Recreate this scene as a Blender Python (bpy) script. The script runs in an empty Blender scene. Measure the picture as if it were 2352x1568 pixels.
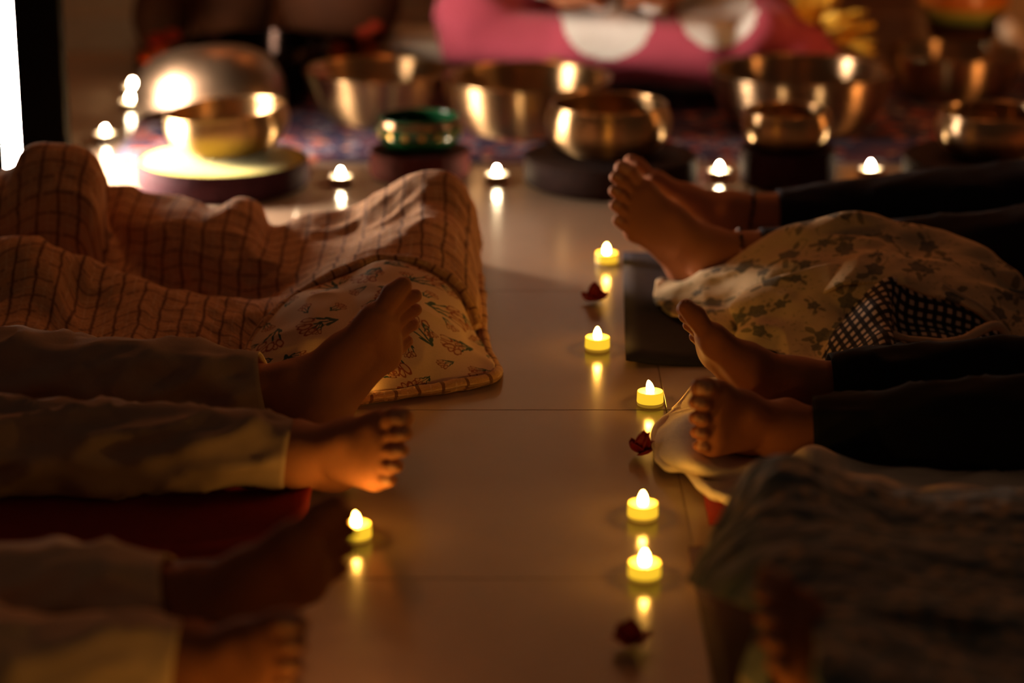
import bpy, bmesh, math, random
import numpy as np
from math import radians, sin, cos, pi
from mathutils import Vector, Matrix

random.seed(7)
rng = np.random.RandomState(11)
scene = bpy.context.scene
C = scene.collection

# ------------------------------------------------------------------ camera, world, exposure
FPX, PITCH, CAMH = 5553.0, radians(16.9), 1.05
cam_d = bpy.data.cameras.new('camera')
cam = bpy.data.objects.new('camera', cam_d)
C.objects.link(cam)
cam.location = (0, 0, CAMH)
cam.rotation_euler = (pi / 2 - PITCH, 0, 0)
cam_d.sensor_width = 36.0
cam_d.lens = FPX / 2352 * 36.0
cam_d.clip_start = 0.05
cam_d.dof.use_dof = True
cam_d.dof.focus_distance = 3.30
cam_d.dof.aperture_fstop = 1.8
cam_d.dof.aperture_blades = 0
scene.camera = cam

world = bpy.data.worlds.new('world')
scene.world = world
world.use_nodes = True
bgn = world.node_tree.nodes['Background']
bgn.inputs[0].default_value = (1.0, 0.56, 0.34, 1)
bgn.inputs[1].default_value = 0.027

scene.view_settings.view_transform = 'Standard'
scene.view_settings.look = 'None'
scene.view_settings.gamma = 1.0
scene.view_settings.use_curve_mapping = False
scene.view_settings.exposure = 0.0
scene.cycles.use_denoising = True
scene.cycles.sample_clamp_indirect = 2.0
scene.cycles.caustics_reflective = False
scene.cycles.caustics_refractive = False

PANEL_STRENGTH = 150.0
FLAME_STRENGTH = 300.0
LED_STRENGTH = 140.0


# ------------------------------------------------------------------ places: image point -> place in the room
def _dir(px, py):
    dx, dy = (px - 1176.0) / FPX, (784.0 - py) / FPX
    return np.array([dx, cos(PITCH) + dy * sin(PITCH), -sin(PITCH) + dy * cos(PITCH)])


def G(px, py, z=0.0):
    d = _dir(px, py)
    t = (z - CAMH) / d[2]
    return np.array([d[0] * t, d[1] * t, z])


def PY(px, py, Y):
    d = _dir(px, py)
    t = Y / d[1]
    return np.array([d[0] * t, Y, CAMH + d[2] * t])


def mpp(Y, z=0.0):                      # metres per image point at that place
    return (Y * cos(PITCH) + (CAMH - z) * sin(PITCH)) / FPX


# ------------------------------------------------------------------ objects
def link(name, mesh, mats=None, parent=None):
    o = bpy.data.objects.new(name, mesh)
    C.objects.link(o)
    if mats is not None:
        if not isinstance(mats, (list, tuple)):
            mats = [mats]
        if len(mesh.materials) == 0:
            for m in mats:
                mesh.materials.append(m)
    if parent is not None:
        o.parent = parent
    return o


def thing(name, label, cat, loc=(0, 0, 0), rotz=0.0, group=None):
    o = bpy.data.objects.new(name, None)
    C.objects.link(o)
    o.empty_display_size = 0.05
    o.location = loc
    o.rotation_euler = (0, 0, rotz)
    return tag(o, label, cat, group)


def tag(o, label, cat, group=None):
    o['label'] = label
    o['category'] = cat
    if group:
        o['group'] = group
    return o


def structure(o):
    o['kind'] = 'structure'
    return o


def mesh_from(name, verts, faces, smooth=True, uv=None):
    me = bpy.data.meshes.new(name)
    verts = np.asarray(verts, dtype=np.float32)
    faces = np.asarray(faces, dtype=np.int32)
    n, k = faces.shape
    me.vertices.add(len(verts))
    me.vertices.foreach_set('co', verts.ravel())
    me.loops.add(n * k)
    me.loops.foreach_set('vertex_index', faces.ravel())
    me.polygons.add(n)
    me.polygons.foreach_set('loop_start', np.arange(0, n * k, k, dtype=np.int32))
    me.update(calc_edges=True)
    me.validate()
    if smooth:
        me.polygons.foreach_set('use_smooth', np.ones(len(me.polygons), dtype=bool))
    if uv is not None:
        lay = me.uv_layers.new(name='UVMap')
        lay.data.foreach_set('uv', np.asarray(uv, dtype=np.float32)[faces.ravel()].ravel())
    return me


def box_mesh(name, sx, sy, sz, bev=0.002, seg=2):
    bm = bmesh.new()
    bmesh.ops.create_cube(bm, size=1.0)
    bmesh.ops.scale(bm, vec=(sx, sy, sz), verts=bm.verts)
    if bev > 0:
        bmesh.ops.bevel(bm, geom=bm.edges[:], offset=bev, segments=seg, affect='EDGES', profile=0.5)
    me = bpy.data.meshes.new(name)
    bm.to_mesh(me)
    bm.free()
    return me


def catmull(pts, n):
    """arc-length resampled Catmull-Rom through pts"""
    p = np.asarray(pts, dtype=float)
    if len(p) == 2:
        t = np.linspace(0, 1, n)[:, None]
        return p[0] * (1 - t) + p[1] * t
    q = np.vstack([2 * p[0] - p[1], p, 2 * p[-1] - p[-2]])
    out = []
    for i in range(1, len(q) - 2):
        a, b, c, d = q[i - 1], q[i], q[i + 1], q[i + 2]
        t = np.linspace(0, 1, 24, endpoint=False)[:, None]
        out.append(0.5 * ((2 * b) + (-a + c) * t + (2 * a - 5 * b + 4 * c - d) * t ** 2 + (-a + 3 * b - 3 * c + d) * t ** 3))
    out = np.vstack(out + [p[-1:]])
    s = np.concatenate([[0], np.cumsum(np.linalg.norm(np.diff(out, axis=0), axis=1))])
    u = np.linspace(0, s[-1], n)
    return np.stack([np.interp(u, s, out[:, k]) for k in range(out.shape[1])], 1)


_perm = rng.rand(32, 32, 32).astype(np.float32)


def vnoise(p):
    """smooth value noise, -1..1"""
    p = np.asarray(p, dtype=float)
    i = np.floor(p).astype(int)
    f = p - i
    f = f * f * (3 - 2 * f)
    i %= 32
    j = (i + 1) % 32
    r = 0
    for a in (0, 1):
        for b in (0, 1):
            for c in (0, 1):
                w = (f[..., 0] if a else 1 - f[..., 0]) * (f[..., 1] if b else 1 - f[..., 1]) * (f[..., 2] if c else 1 - f[..., 2])
                r = r + w * _perm[(j if a else i)[..., 0], (j if b else i)[..., 1], (j if c else i)[..., 2]]
    return r * 2 - 1


def grid_faces(nv, nu, closed_u=False):
    idx = np.arange(nv * nu).reshape(nv, nu)
    if closed_u:
        idx = np.concatenate([idx, idx[:, :1]], 1)
    return np.stack([idx[:-1, :-1], idx[:-1, 1:], idx[1:, 1:], idx[1:, :-1]], -1).reshape(-1, 4)


def grid_normals(g):
    du = np.gradient(g, axis=1)
    dv = np.gradient(g, axis=0)
    n = np.cross(du, dv)
    n /= np.linalg.norm(n, axis=2, keepdims=True) + 1e-9
    return n


def loft_grid(rows, nu, nv, even=False):
    R = np.stack([catmull(r, nu) for r in rows], 0)
    if even:
        return np.stack([catmull(R[:, k], nv) for k in range(nu)], 1)
    # shared parameter along v so that rows stay rows
    seg = np.linalg.norm(np.diff(R, axis=0), axis=2).mean(1)
    s = np.concatenate([[0], np.cumsum(seg)])
    u = np.linspace(0, s[-1], nv)
    Q = np.concatenate([2 * R[:1] - R[1:2], R, 2 * R[-1:] - R[-2:-1]], 0)
    out = []
    for x in u:
        i = min(int(np.searchsorted(s, x, side='right')) - 1, len(rows) - 2)
        t = (x - s[i]) / (s[i + 1] - s[i])
        a, b, c, d = Q[i], Q[i + 1], Q[i + 2], Q[i + 3]
        out.append(0.5 * ((2 * b) + (-a + c) * t + (2 * a - 5 * b + 4 * c - d) * t ** 2 + (-a + 3 * b - 3 * c + d) * t ** 3))
    return np.stack(out, 0)


def cloth(name, g, mat, parent=None, wr=(), thick=0.004, floor_z=0.004, seed=0, flip=False, uvxy=False):
    """a cloth sheet from a grid of places, with wrinkles and thickness; wr = (amount, scale xyz) list"""
    nv, nu = g.shape[:2]
    su = np.concatenate([np.zeros((nv, 1)), np.cumsum(np.linalg.norm(np.diff(g, axis=1), axis=2), axis=1)], 1)
    sv = np.concatenate([np.zeros((1, nu)), np.cumsum(np.linalg.norm(np.diff(g, axis=0), axis=2), axis=0)], 0)
    if uvxy == 'x':
        su = g[..., 0] + 3.0
    elif uvxy:
        su, sv = g[..., 0] + 2.0, 6.0 - g[..., 1] * .85 - g[..., 2] * .75
    n = grid_normals(g)
    if n[..., 2].mean() < 0:
        n = -n
    uvw = np.stack([su, sv, np.full_like(su, seed * 3.17)], -1)
    g = g.copy()
    for amp, sx, sy in wr:
        w = vnoise(uvw * np.array([sx, sy, 1.0]) + seed * 1.7)
        w = 1 - 2 * np.abs(w) if amp < 0 else w
        g += n * (abs(amp) * w)[..., None]
    g[..., 2] = np.maximum(g[..., 2], floor_z)
    f = grid_faces(nv, nu)
    if flip:
        f = f[:, ::-1]
    me = mesh_from(name, g.reshape(-1, 3), f, True, np.stack([su, sv], -1).reshape(-1, 2))
    o = link(name, me, mat, parent)
    if thick:
        md = o.modifiers.new('thickness', 'SOLIDIFY')
        md.thickness = thick
        md.offset = 0.0
    return o


def lathe_mesh(name, prof, seg=64, smooth_pts=0, sharp=None):
    p = np.asarray(prof, dtype=float)
    if smooth_pts:
        p = catmull(p, smooth_pts)
    a = np.linspace(0, 2 * pi, seg, endpoint=False)
    g = np.stack([p[:, 0, None] * np.cos(a), p[:, 0, None] * np.sin(a), np.repeat(p[:, 1, None], seg, 1)], -1)
    uv = np.stack([np.repeat((a / (2 * pi))[None], len(p), 0), np.repeat(np.linspace(0, 1, len(p))[:, None], seg, 1)], -1)
    return mesh_from(name, g.reshape(-1, 3), grid_faces(len(p), seg, True), True, uv.reshape(-1, 2))


def tube_grid(path, radii, seg=28, n=60, squash=1.0):
    c = catmull(path, n)
    r = np.interp(np.linspace(0, 1, n), np.linspace(0, 1, len(radii)), radii)
    t = np.gradient(c, axis=0)
    t /= np.linalg.norm(t, axis=1, keepdims=True)
    up = np.array([0, 0, 1.0])
    s = np.cross(t, up)
    s /= np.linalg.norm(s, axis=1, keepdims=True) + 1e-9
    b = np.cross(s, t)
    a = np.linspace(0, 2 * pi, seg, endpoint=False)
    return c[:, None] + r[:, None, None] * (s[:, None] * np.cos(a)[None, :, None] + squash * b[:, None] * np.sin(a)[None, :, None])


# ------------------------------------------------------------------ materials
class E:
    """small arithmetic on shader sockets"""
    def __init__(s, t, v):
        s.t, s.v = t, v

    def _m(s, op, *o):
        n = s.t.nodes.new('ShaderNodeMath')
        n.operation = op
        for i, x in enumerate((s,) + o):
            x = x.v if isinstance(x, E) else x
            if isinstance(x, (int, float)):
                n.inputs[i].default_value = x
            else:
                s.t.links.new(x, n.inputs[i])
        return E(s.t, n.outputs[0])

    def __add__(s, o): return s._m('ADD', o)
    def __sub__(s, o): return s._m('SUBTRACT', o)
    def __mul__(s, o): return s._m('MULTIPLY', o)
    def __truediv__(s, o): return s._m('DIVIDE', o)
    def sin(s): return s._m('SINE')
    def cos(s): return s._m('COSINE')
    def abs(s): return s._m('ABSOLUTE')
    def floor(s): return s._m('FLOOR')
    def fract(s): return s._m('FRACT')
    def lt(s, o): return s._m('LESS_THAN', o)
    def gt(s, o): return s._m('GREATER_THAN', o)
    def max(s, o): return s._m('MAXIMUM', o)
    def min(s, o): return s._m('MINIMUM', o)
    def sqrt(s): return s._m('SQRT')
    def atan2(s, o): return s._m('ARCTAN2', o)


def new_mat(name, color=(0.5, 0.5, 0.5), rough=0.6, metal=0.0, spec=0.5):
    m = bpy.data.materials.new(name)
    m.use_nodes = True
    b = m.node_tree.nodes['Principled BSDF']
    b.inputs['Base Color'].default_value = (*color, 1)
    b.inputs['Roughness'].default_value = rough
    b.inputs['Metallic'].default_value = metal
    b.inputs['Specular IOR Level'].default_value = spec
    return m, m.node_tree, b


def coords(t, kind='UV', scale=1.0):
    tc = t.nodes.new('ShaderNodeTexCoord')
    return tc.outputs[kind]


def sep(t, vec):
    n = t.nodes.new('ShaderNodeSeparateXYZ')
    t.links.new(vec, n.inputs[0])
    return E(t, n.outputs[0]), E(t, n.outputs[1]), E(t, n.outputs[2])


def comb(t, x, y, z=0.0):
    n = t.nodes.new('ShaderNodeCombineXYZ')
    for i, v in enumerate((x, y, z)):
        if isinstance(v, E):
            t.links.new(v.v, n.inputs[i])
        else:
            n.inputs[i].default_value = v
    return n.outputs[0]


def noise(t, vec, scale, detail=2.0, rough=0.5, dist=0.0):
    n = t.nodes.new('ShaderNodeTexNoise')
    if vec is not None:
        t.links.new(vec, n.inputs['Vector'])
    n.inputs['Scale'].default_value = scale
    n.inputs['Detail'].default_value = detail
    n.inputs['Roughness'].default_value = rough
    n.inputs['Distortion'].default_value = dist
    return E(t, n.outputs['Fac'])


def mixc(t, fac, a, b):
    n = t.nodes.new('ShaderNodeMix')
    n.data_type = 'RGBA'
    for sock, v in ((n.inputs[0], fac), (n.inputs[6], a), (n.inputs[7], b)):
        if isinstance(v, E):
            t.links.new(v.v, sock)
        elif isinstance(v, (int, float)):
            sock.default_value = v
        elif isinstance(v, tuple):
            sock.default_value = (*v, 1) if len(v) == 3 else v
        else:
            t.links.new(v, sock)
    return n.outputs[2]


def bump(t, b, h, strength=0.3, dist=0.002):
    n = t.nodes.new('ShaderNodeBump')
    n.inputs['Strength'].default_value = strength
    n.inputs['Distance'].default_value = dist
    t.links.new(h.v if isinstance(h, E) else h, n.inputs['Height'])
    t.links.new(n.outputs[0], b.inputs['Normal'])


def plain(name, color, rough=0.7, metal=0.0, var=0.15, nscale=30.0, bstr=0.15, bdist=0.001, kind='Object', spec=0.4, sheen=0.0):
    """a plain colour with a little mottling and fine relief"""
    if rough >= 0.8:
        spec = min(spec, 0.12)
    m, t, b = new_mat(name, color, rough, metal, spec)
    co = coords(t, kind)
    n = noise(t, co, nscale, 3.0)
    dark = tuple(c * (1 - var) for c in color)
    lite = tuple(min(1, c * (1 + var)) for c in color)
    t.links.new(mixc(t, n, dark, lite), b.inputs['Base Color'])
    if bstr:
        bump(t, b, noise(t, co, nscale * 8, 2.0), bstr, bdist)
    if sheen:
        b.inputs['Sheen Weight'].default_value = sheen
    return m


def emit(name, color, strength, base=(0.8, 0.8, 0.8)):
    m, t, b = new_mat(name, base, 0.4)
    b.inputs['Emission Color'].default_value = (*color, 1)
    b.inputs['Emission Strength'].default_value = strength
    return m


def lattice(t, u, v, s, seed=0.0, jitter=0.6):
    """per-cell local coordinates (metres), turned at random, for a printed motif; returns x, y, random"""
    row = (v / s).floor()
    us = u / s + row * 0.5
    cu, cv = us.floor(), row
    wn = t.nodes.new('ShaderNodeTexWhiteNoise')
    wn.noise_dimensions = '3D'
    t.links.new(comb(t, cu, cv, seed), wn.inputs['Vector'])
    r1, r2, r3 = sep(t, wn.outputs['Color'])
    x = (us - cu - 0.5 - (r1 - 0.5) * jitter * 0.5) * s
    y = (v / s - cv - 0.5 - (r2 - 0.5) * jitter * 0.5) * s
    a = r3 * (2 * pi)
    ca, sa = a.cos(), a.sin()
    return x * ca + y * sa, y * ca - x * sa, r1


def ell(x, y, cx, cy, a, b, ang):
    c, s = cos(ang), sin(ang)
    p = ((x - cx) * c + (y - cy) * s) / a
    q = ((y - cy) * c - (x - cx) * s) / b
    return p * p + q * q


def mat_tile():
    m, t, b = new_mat('beige_tile', (0.42, 0.33, 0.25), 0.2, 0.0, 0.5)
    tc = coords(t, 'Object')
    info = t.nodes.new('ShaderNodeObjectInfo')
    n = noise(t, tc, 6.0, 4.0)
    t.links.new(mixc(t, n, (0.37, 0.255, 0.175), (0.46, 0.325, 0.23)), b.inputs['Base Color'])
    r = noise(t, tc, 25.0, 3.0) * 0.08 + 0.15
    t.links.new(r.v, b.inputs['Roughness'])
    bump(t, b, noise(t, tc, 14.0, 2.0), 0.05, 0.001)
    return m


def mat_plaid(name='plaid_gauze', base=(0.68, 0.35, 0.165), line=(0.17, 0.06, 0.02)):
    m, t, b = new_mat(name, base, 0.9, 0, 0.2)
    uv = coords(t, 'UV')
    u, v, _ = sep(t, uv)
    wob = (noise(t, uv, 22.0, 2.0) - 0.5) * 0.010
    wob2 = (noise(t, uv, 60.0, 2.0) - 0.5) * 0.004
    S = 0.0320
    fu = ((u + wob + wob2) / S).fract()
    fv = ((v + wob - wob2) / S).fract()
    thick = noise(t, uv, 140.0, 2.0) * 0.075 + 0.030
    lu = (fu - 0.5).abs().lt(thick)
    dash = noise(t, uv, 95.0, 1.0).gt(0.41)
    lv = (fv - 0.5).abs().lt(thick * 0.9) * dash
    wu = ((fu - 0.02).abs().lt(0.04)).max((fv - 0.02).abs().lt(0.035)) * noise(t, uv, 60.0, 1.0).gt(0.44)
    fine = noise(t, uv, 400.0, 2.0)
    c0 = mixc(t, fine, tuple(c * 0.86 for c in base), tuple(min(1, c * 1.1) for c in base))
    c1 = mixc(t, wu * 0.6, c0, (0.80, 0.54, 0.34))
    c2 = mixc(t, lu.max(lv * 0.8) * 0.88, c1, line)
    t.links.new(c2, b.inputs['Base Color'])
    bump(t, b, noise(t, uv, 260.0, 3.0) + noise(t, uv, 55.0, 2.0) * 1.4, 0.7, 0.003)
    b.inputs['Sheen Weight'].default_value = 0.15
    return m


def mat_lining():
    m, t, b = new_mat('floral_lining', (0.72, 0.58, 0.42), 0.85, 0, 0.2)
    uv = coords(t, 'UV')
    u0, v0, _ = sep(t, uv)
    w = (noise(t, uv, 110.0, 1.0) - 0.5) * 0.005
    u, v = u0 + w, v0 + w
    base = mixc(t, noise(t, uv, 300.0, 2.0), (0.70, 0.48, 0.30), (0.80, 0.57, 0.38))
    col = base
    for s, k, seed in ((0.068, 1.25, 1.0), (0.050, 0.60, 7.0)):
        x, y, r = lattice(t, u, v, s, seed)
        x, y = x / k, y / k
        stem = None
        for y0, sl in ((0.0, 0.0), (0.0, 0.42), (0.0, -0.38)):
            q = (y - x * sl - 0.022 * sl).abs().lt(0.0011) * x.gt(-0.022) * x.lt(0.006)
            stem = q if stem is None else stem.max(q)
        for e in ((-0.012, 0.004, 0.007, 0.0022, 0.7), (-0.013, -0.005, 0.007, 0.0022, -0.6), (-0.004, 0.0065, 0.006, 0.002, 0.3)):
            stem = stem.max(ell(x, y, *e).lt(1.0))
        pet = None
        for e in ((0.016, 0.000, 0.009, 0.0045, 0.1), (0.011, 0.0115, 0.0085, 0.0042, 0.5), (0.012, -0.0105, 0.0085, 0.0040, -0.5),
                  (0.020, 0.006, 0.006, 0.003, 0.4), (0.018, -0.006, 0.006, 0.003, -0.3)):
            q = (ell(x, y, *e) - 0.8).abs().lt(0.33)
            pet = q if pet is None else pet.max(q)
        blush = (ell(x, y, 0.014, 0, 0.012, 0.014, 0).lt(1.0)) * 0.22
        keep = r.gt(0.12)
        col = mixc(t, blush * keep, col, (0.55, 0.22, 0.10))
        col = mixc(t, pet * keep, col, (0.34, 0.10, 0.045))
        col = mixc(t, stem * keep, col, (0.055, 0.10, 0.085))
    t.links.new(col, b.inputs['Base Color'])
    bump(t, b, noise(t, uv, 500.0, 2.0), 0.25, 0.001)
    return m


def mat_quilt():
    m, t, b = new_mat('rose_print_cotton', (0.7, 0.56, 0.4), 0.85, 0, 0.2)
    uv = coords(t, 'UV')
    u0, v0, _ = sep(t, uv)
    w = (noise(t, uv, 90.0, 2.0) - 0.5) * 0.0035
    u, v = u0 + w, v0 - w
    col = mixc(t, noise(t, uv, 40.0, 3.0), (0.58, 0.41, 0.23), (0.74, 0.55, 0.34))
    sm = noise(t, uv, 130.0, 3.0, 0.6).gt(0.60) * noise(t, uv, 16.0, 1.0).gt(0.50)
    col = mixc(t, sm * 0.6, col, (0.26, 0.20, 0.11))
    for s, k, seed in ((0.072, 1.35, 3.0), (0.052, 0.85, 9.0)):
        x, y, r = lattice(t, u, v, s, seed, 0.9)
        x, y = x / k, y / k
        rad = (x * x + y * y).sqrt()
        th = y.atan2(x)
        fl = rad.lt((th * 5.0).cos() * 0.0014 + 0.0100)
        inner = noise(t, uv, 320.0, 2.0).gt(0.56)
        leaf = ell(x, y, 0.018, 0.004, 0.008, 0.0038, 0.5).lt(1.0).max(ell(x, y, 0.015, -0.010, 0.008, 0.0035, -0.7).lt(1.0)) \
            .max(ell(x, y, -0.017, 0.006, 0.007, 0.0032, -0.4).lt(1.0))
        st = (y - (x * 120.0).sin() * 0.003).abs().lt(0.0008) * x.abs().lt(0.028)
        keep = r.gt(0.25)
        col = mixc(t, st * keep * 0.6, col, (0.24, 0.19, 0.10))
        col = mixc(t, leaf * keep * 0.8, col, (0.16, 0.14, 0.085))
        col = mixc(t, fl * keep * 0.88, col, (0.115, 0.115, 0.10))
        col = mixc(t, fl * keep * inner * 0.35, col, (0.36, 0.28, 0.19))
    t.links.new(col, b.inputs['Base Color'])
    bump(t, b, noise(t, uv, 45.0, 3.0) + noise(t, uv, 400.0, 1.0) * 0.3, 0.5, 0.004)
    return m


def mat_gingham():
    m, t, b = new_mat('gingham_cotton', (0.3, 0.2, 0.15), 0.88, 0, 0.2)
    uv = coords(t, 'UV')
    u, v, _ = sep(t, uv)
    S = 0.0145
    a = (u / S).fract().gt(0.5)
    c = (v / S).fract().gt(0.5)
    col = mixc(t, a.max(c), (0.66, 0.50, 0.38), (0.045, 0.04, 0.045))
    col = mixc(t, a * c, col, (0.018, 0.018, 0.024))
    t.links.new(col, b.inputs['Base Color'])
    bump(t, b, noise(t, uv, 500.0, 1.0), 0.2, 0.001)
    return m


def mat_knit():
    m, t, b = new_mat('blue_grey_knit', (0.12, 0.13, 0.12), 0.95, 0, 0.1)
    uv = coords(t, 'UV')
    u, v, _ = sep(t, uv)
    n = noise(t, uv, 17.0, 3.0, 0.6)
    row = (((v + (noise(t, uv, 10.0, 2.0) - 0.5) * 0.03) / 0.062).fract() - 0.5).abs().lt(0.16)
    x, y, r = lattice(t, u, v, 0.055, 4.0, 0.9)
    ring = (ell(x, y, 0, 0, 0.017, 0.013, 0.4) - 0.8).abs().lt(0.45)
    col = mixc(t, n, (0.035, 0.10, 0.12), (0.30, 0.27, 0.25))
    col = mixc(t, ring * 0.85, col, (0.46, 0.34, 0.20))
    col = mixc(t, row * 0.6, col, (0.03, 0.075, 0.085))
    t.links.new(col, b.inputs['Base Color'])
    loops = ((u / 0.006).sin() * 0.5 + 0.5) * ((v / 0.005).sin() * 0.5 + 0.5)
    bump(t, b, loops + n * 2.0, 0.8, 0.006)
    b.inputs['Sheen Weight'].default_value = 0.3
    return m


def mat_brass(name, col=(0.66, 0.43, 0.21), rough=0.34, dark=0.75, aniso=0.94):
    m, t, b = new_mat(name, col, rough, 1.0)
    co = coords(t, 'Object')
    x, y, z = sep(t, co)
    n = noise(t, co, 18.0, 4.0)
    t.links.new(mixc(t, n, tuple(c * dark for c in col), col), b.inputs['Base Color'])
    rings = noise(t, comb(t, z * 260.0, 0.0, 0.0), 1.0, 2.0)
    r = n * 0.14 + (rough - 0.07)
    t.links.new(r.v, b.inputs['Roughness'])
    tn = t.nodes.new('ShaderNodeTangent')
    tn.direction_type = 'RADIAL'
    tn.axis = 'Z'
    t.links.new(tn.outputs[0], b.inputs['Tangent'])
    b.inputs['Anisotropic'].default_value = aniso
    b.inputs['Anisotropic Rotation'].default_value = 0.25
    bump(t, b, rings + noise(t, co, 45.0, 1.0), 0.10, 0.001)
    return m


def mat_rug():
    m, t, b = new_mat('rug_pile', (0.15, 0.08, 0.12), 0.95, 0, 0.1)
    co = coords(t, 'Object')
    x, y, z = sep(t, co)
    n = noise(t, co, 14.0, 3.0)
    v = t.nodes.new('ShaderNodeTexVoronoi')
    v.inputs['Scale'].default_value = 22.0
    t.links.new(co, v.inputs['Vector'])
    d = E(t, v.outputs['Distance'])
    r1, r2, r3 = sep(t, v.outputs['Color'])
    col = mixc(t, n.gt(0.5), (0.045, 0.04, 0.085), (0.10, 0.045, 0.07))
    col = mixc(t, d.lt(0.36) * r1.gt(0.35), col, (0.42, 0.10, 0.07))
    col = mixc(t, d.lt(0.22) * r2.gt(0.4), col, (0.52, 0.26, 0.16))
    col = mixc(t, (d - 0.45).abs().lt(0.05) * r3.gt(0.4), col, (0.30, 0.27, 0.34))
    t.links.new(col, b.inputs['Base Color'])
    bump(t, b, noise(t, co, 300.0, 2.0), 0.6, 0.004)
    return m


def mat_skin(name, col=(0.42, 0.20, 0.11)):
    m, t, b = new_mat(name, col, 0.68, 0, 0.14)
    co = coords(t, 'Object')
    n = noise(t, co, 16.0, 4.0, 0.6)
    t.links.new(mixc(t, n, tuple(c * 0.85 for c in col), tuple(c * 1.12 for c in col)), b.inputs['Base Color'])
    cr = noise(t, co, 120.0, 3.0, 0.6, 0.6)
    bump(t, b, cr + noise(t, co, 420.0, 1.0) * 0.3, 0.28, 0.002)
    b.inputs['Subsurface Weight'].default_value = 0.12
    b.inputs['Subsurface Radius'].default_value = (0.012, 0.005, 0.003)
    b.inputs['Subsurface Scale'].default_value = 0.6
    return m


def mat_wall():
    m, t, b = new_mat('plaster', (0.42, 0.32, 0.22), 0.9, 0, 0.2)
    co = coords(t, 'Object')
    t.links.new(mixc(t, noise(t, co, 3.0, 4.0), (0.56, 0.38, 0.235), (0.66, 0.45, 0.29)), b.inputs['Base Color'])
    bump(t, b, noise(t, co, 60.0, 3.0), 0.2, 0.002)
    return m


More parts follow.
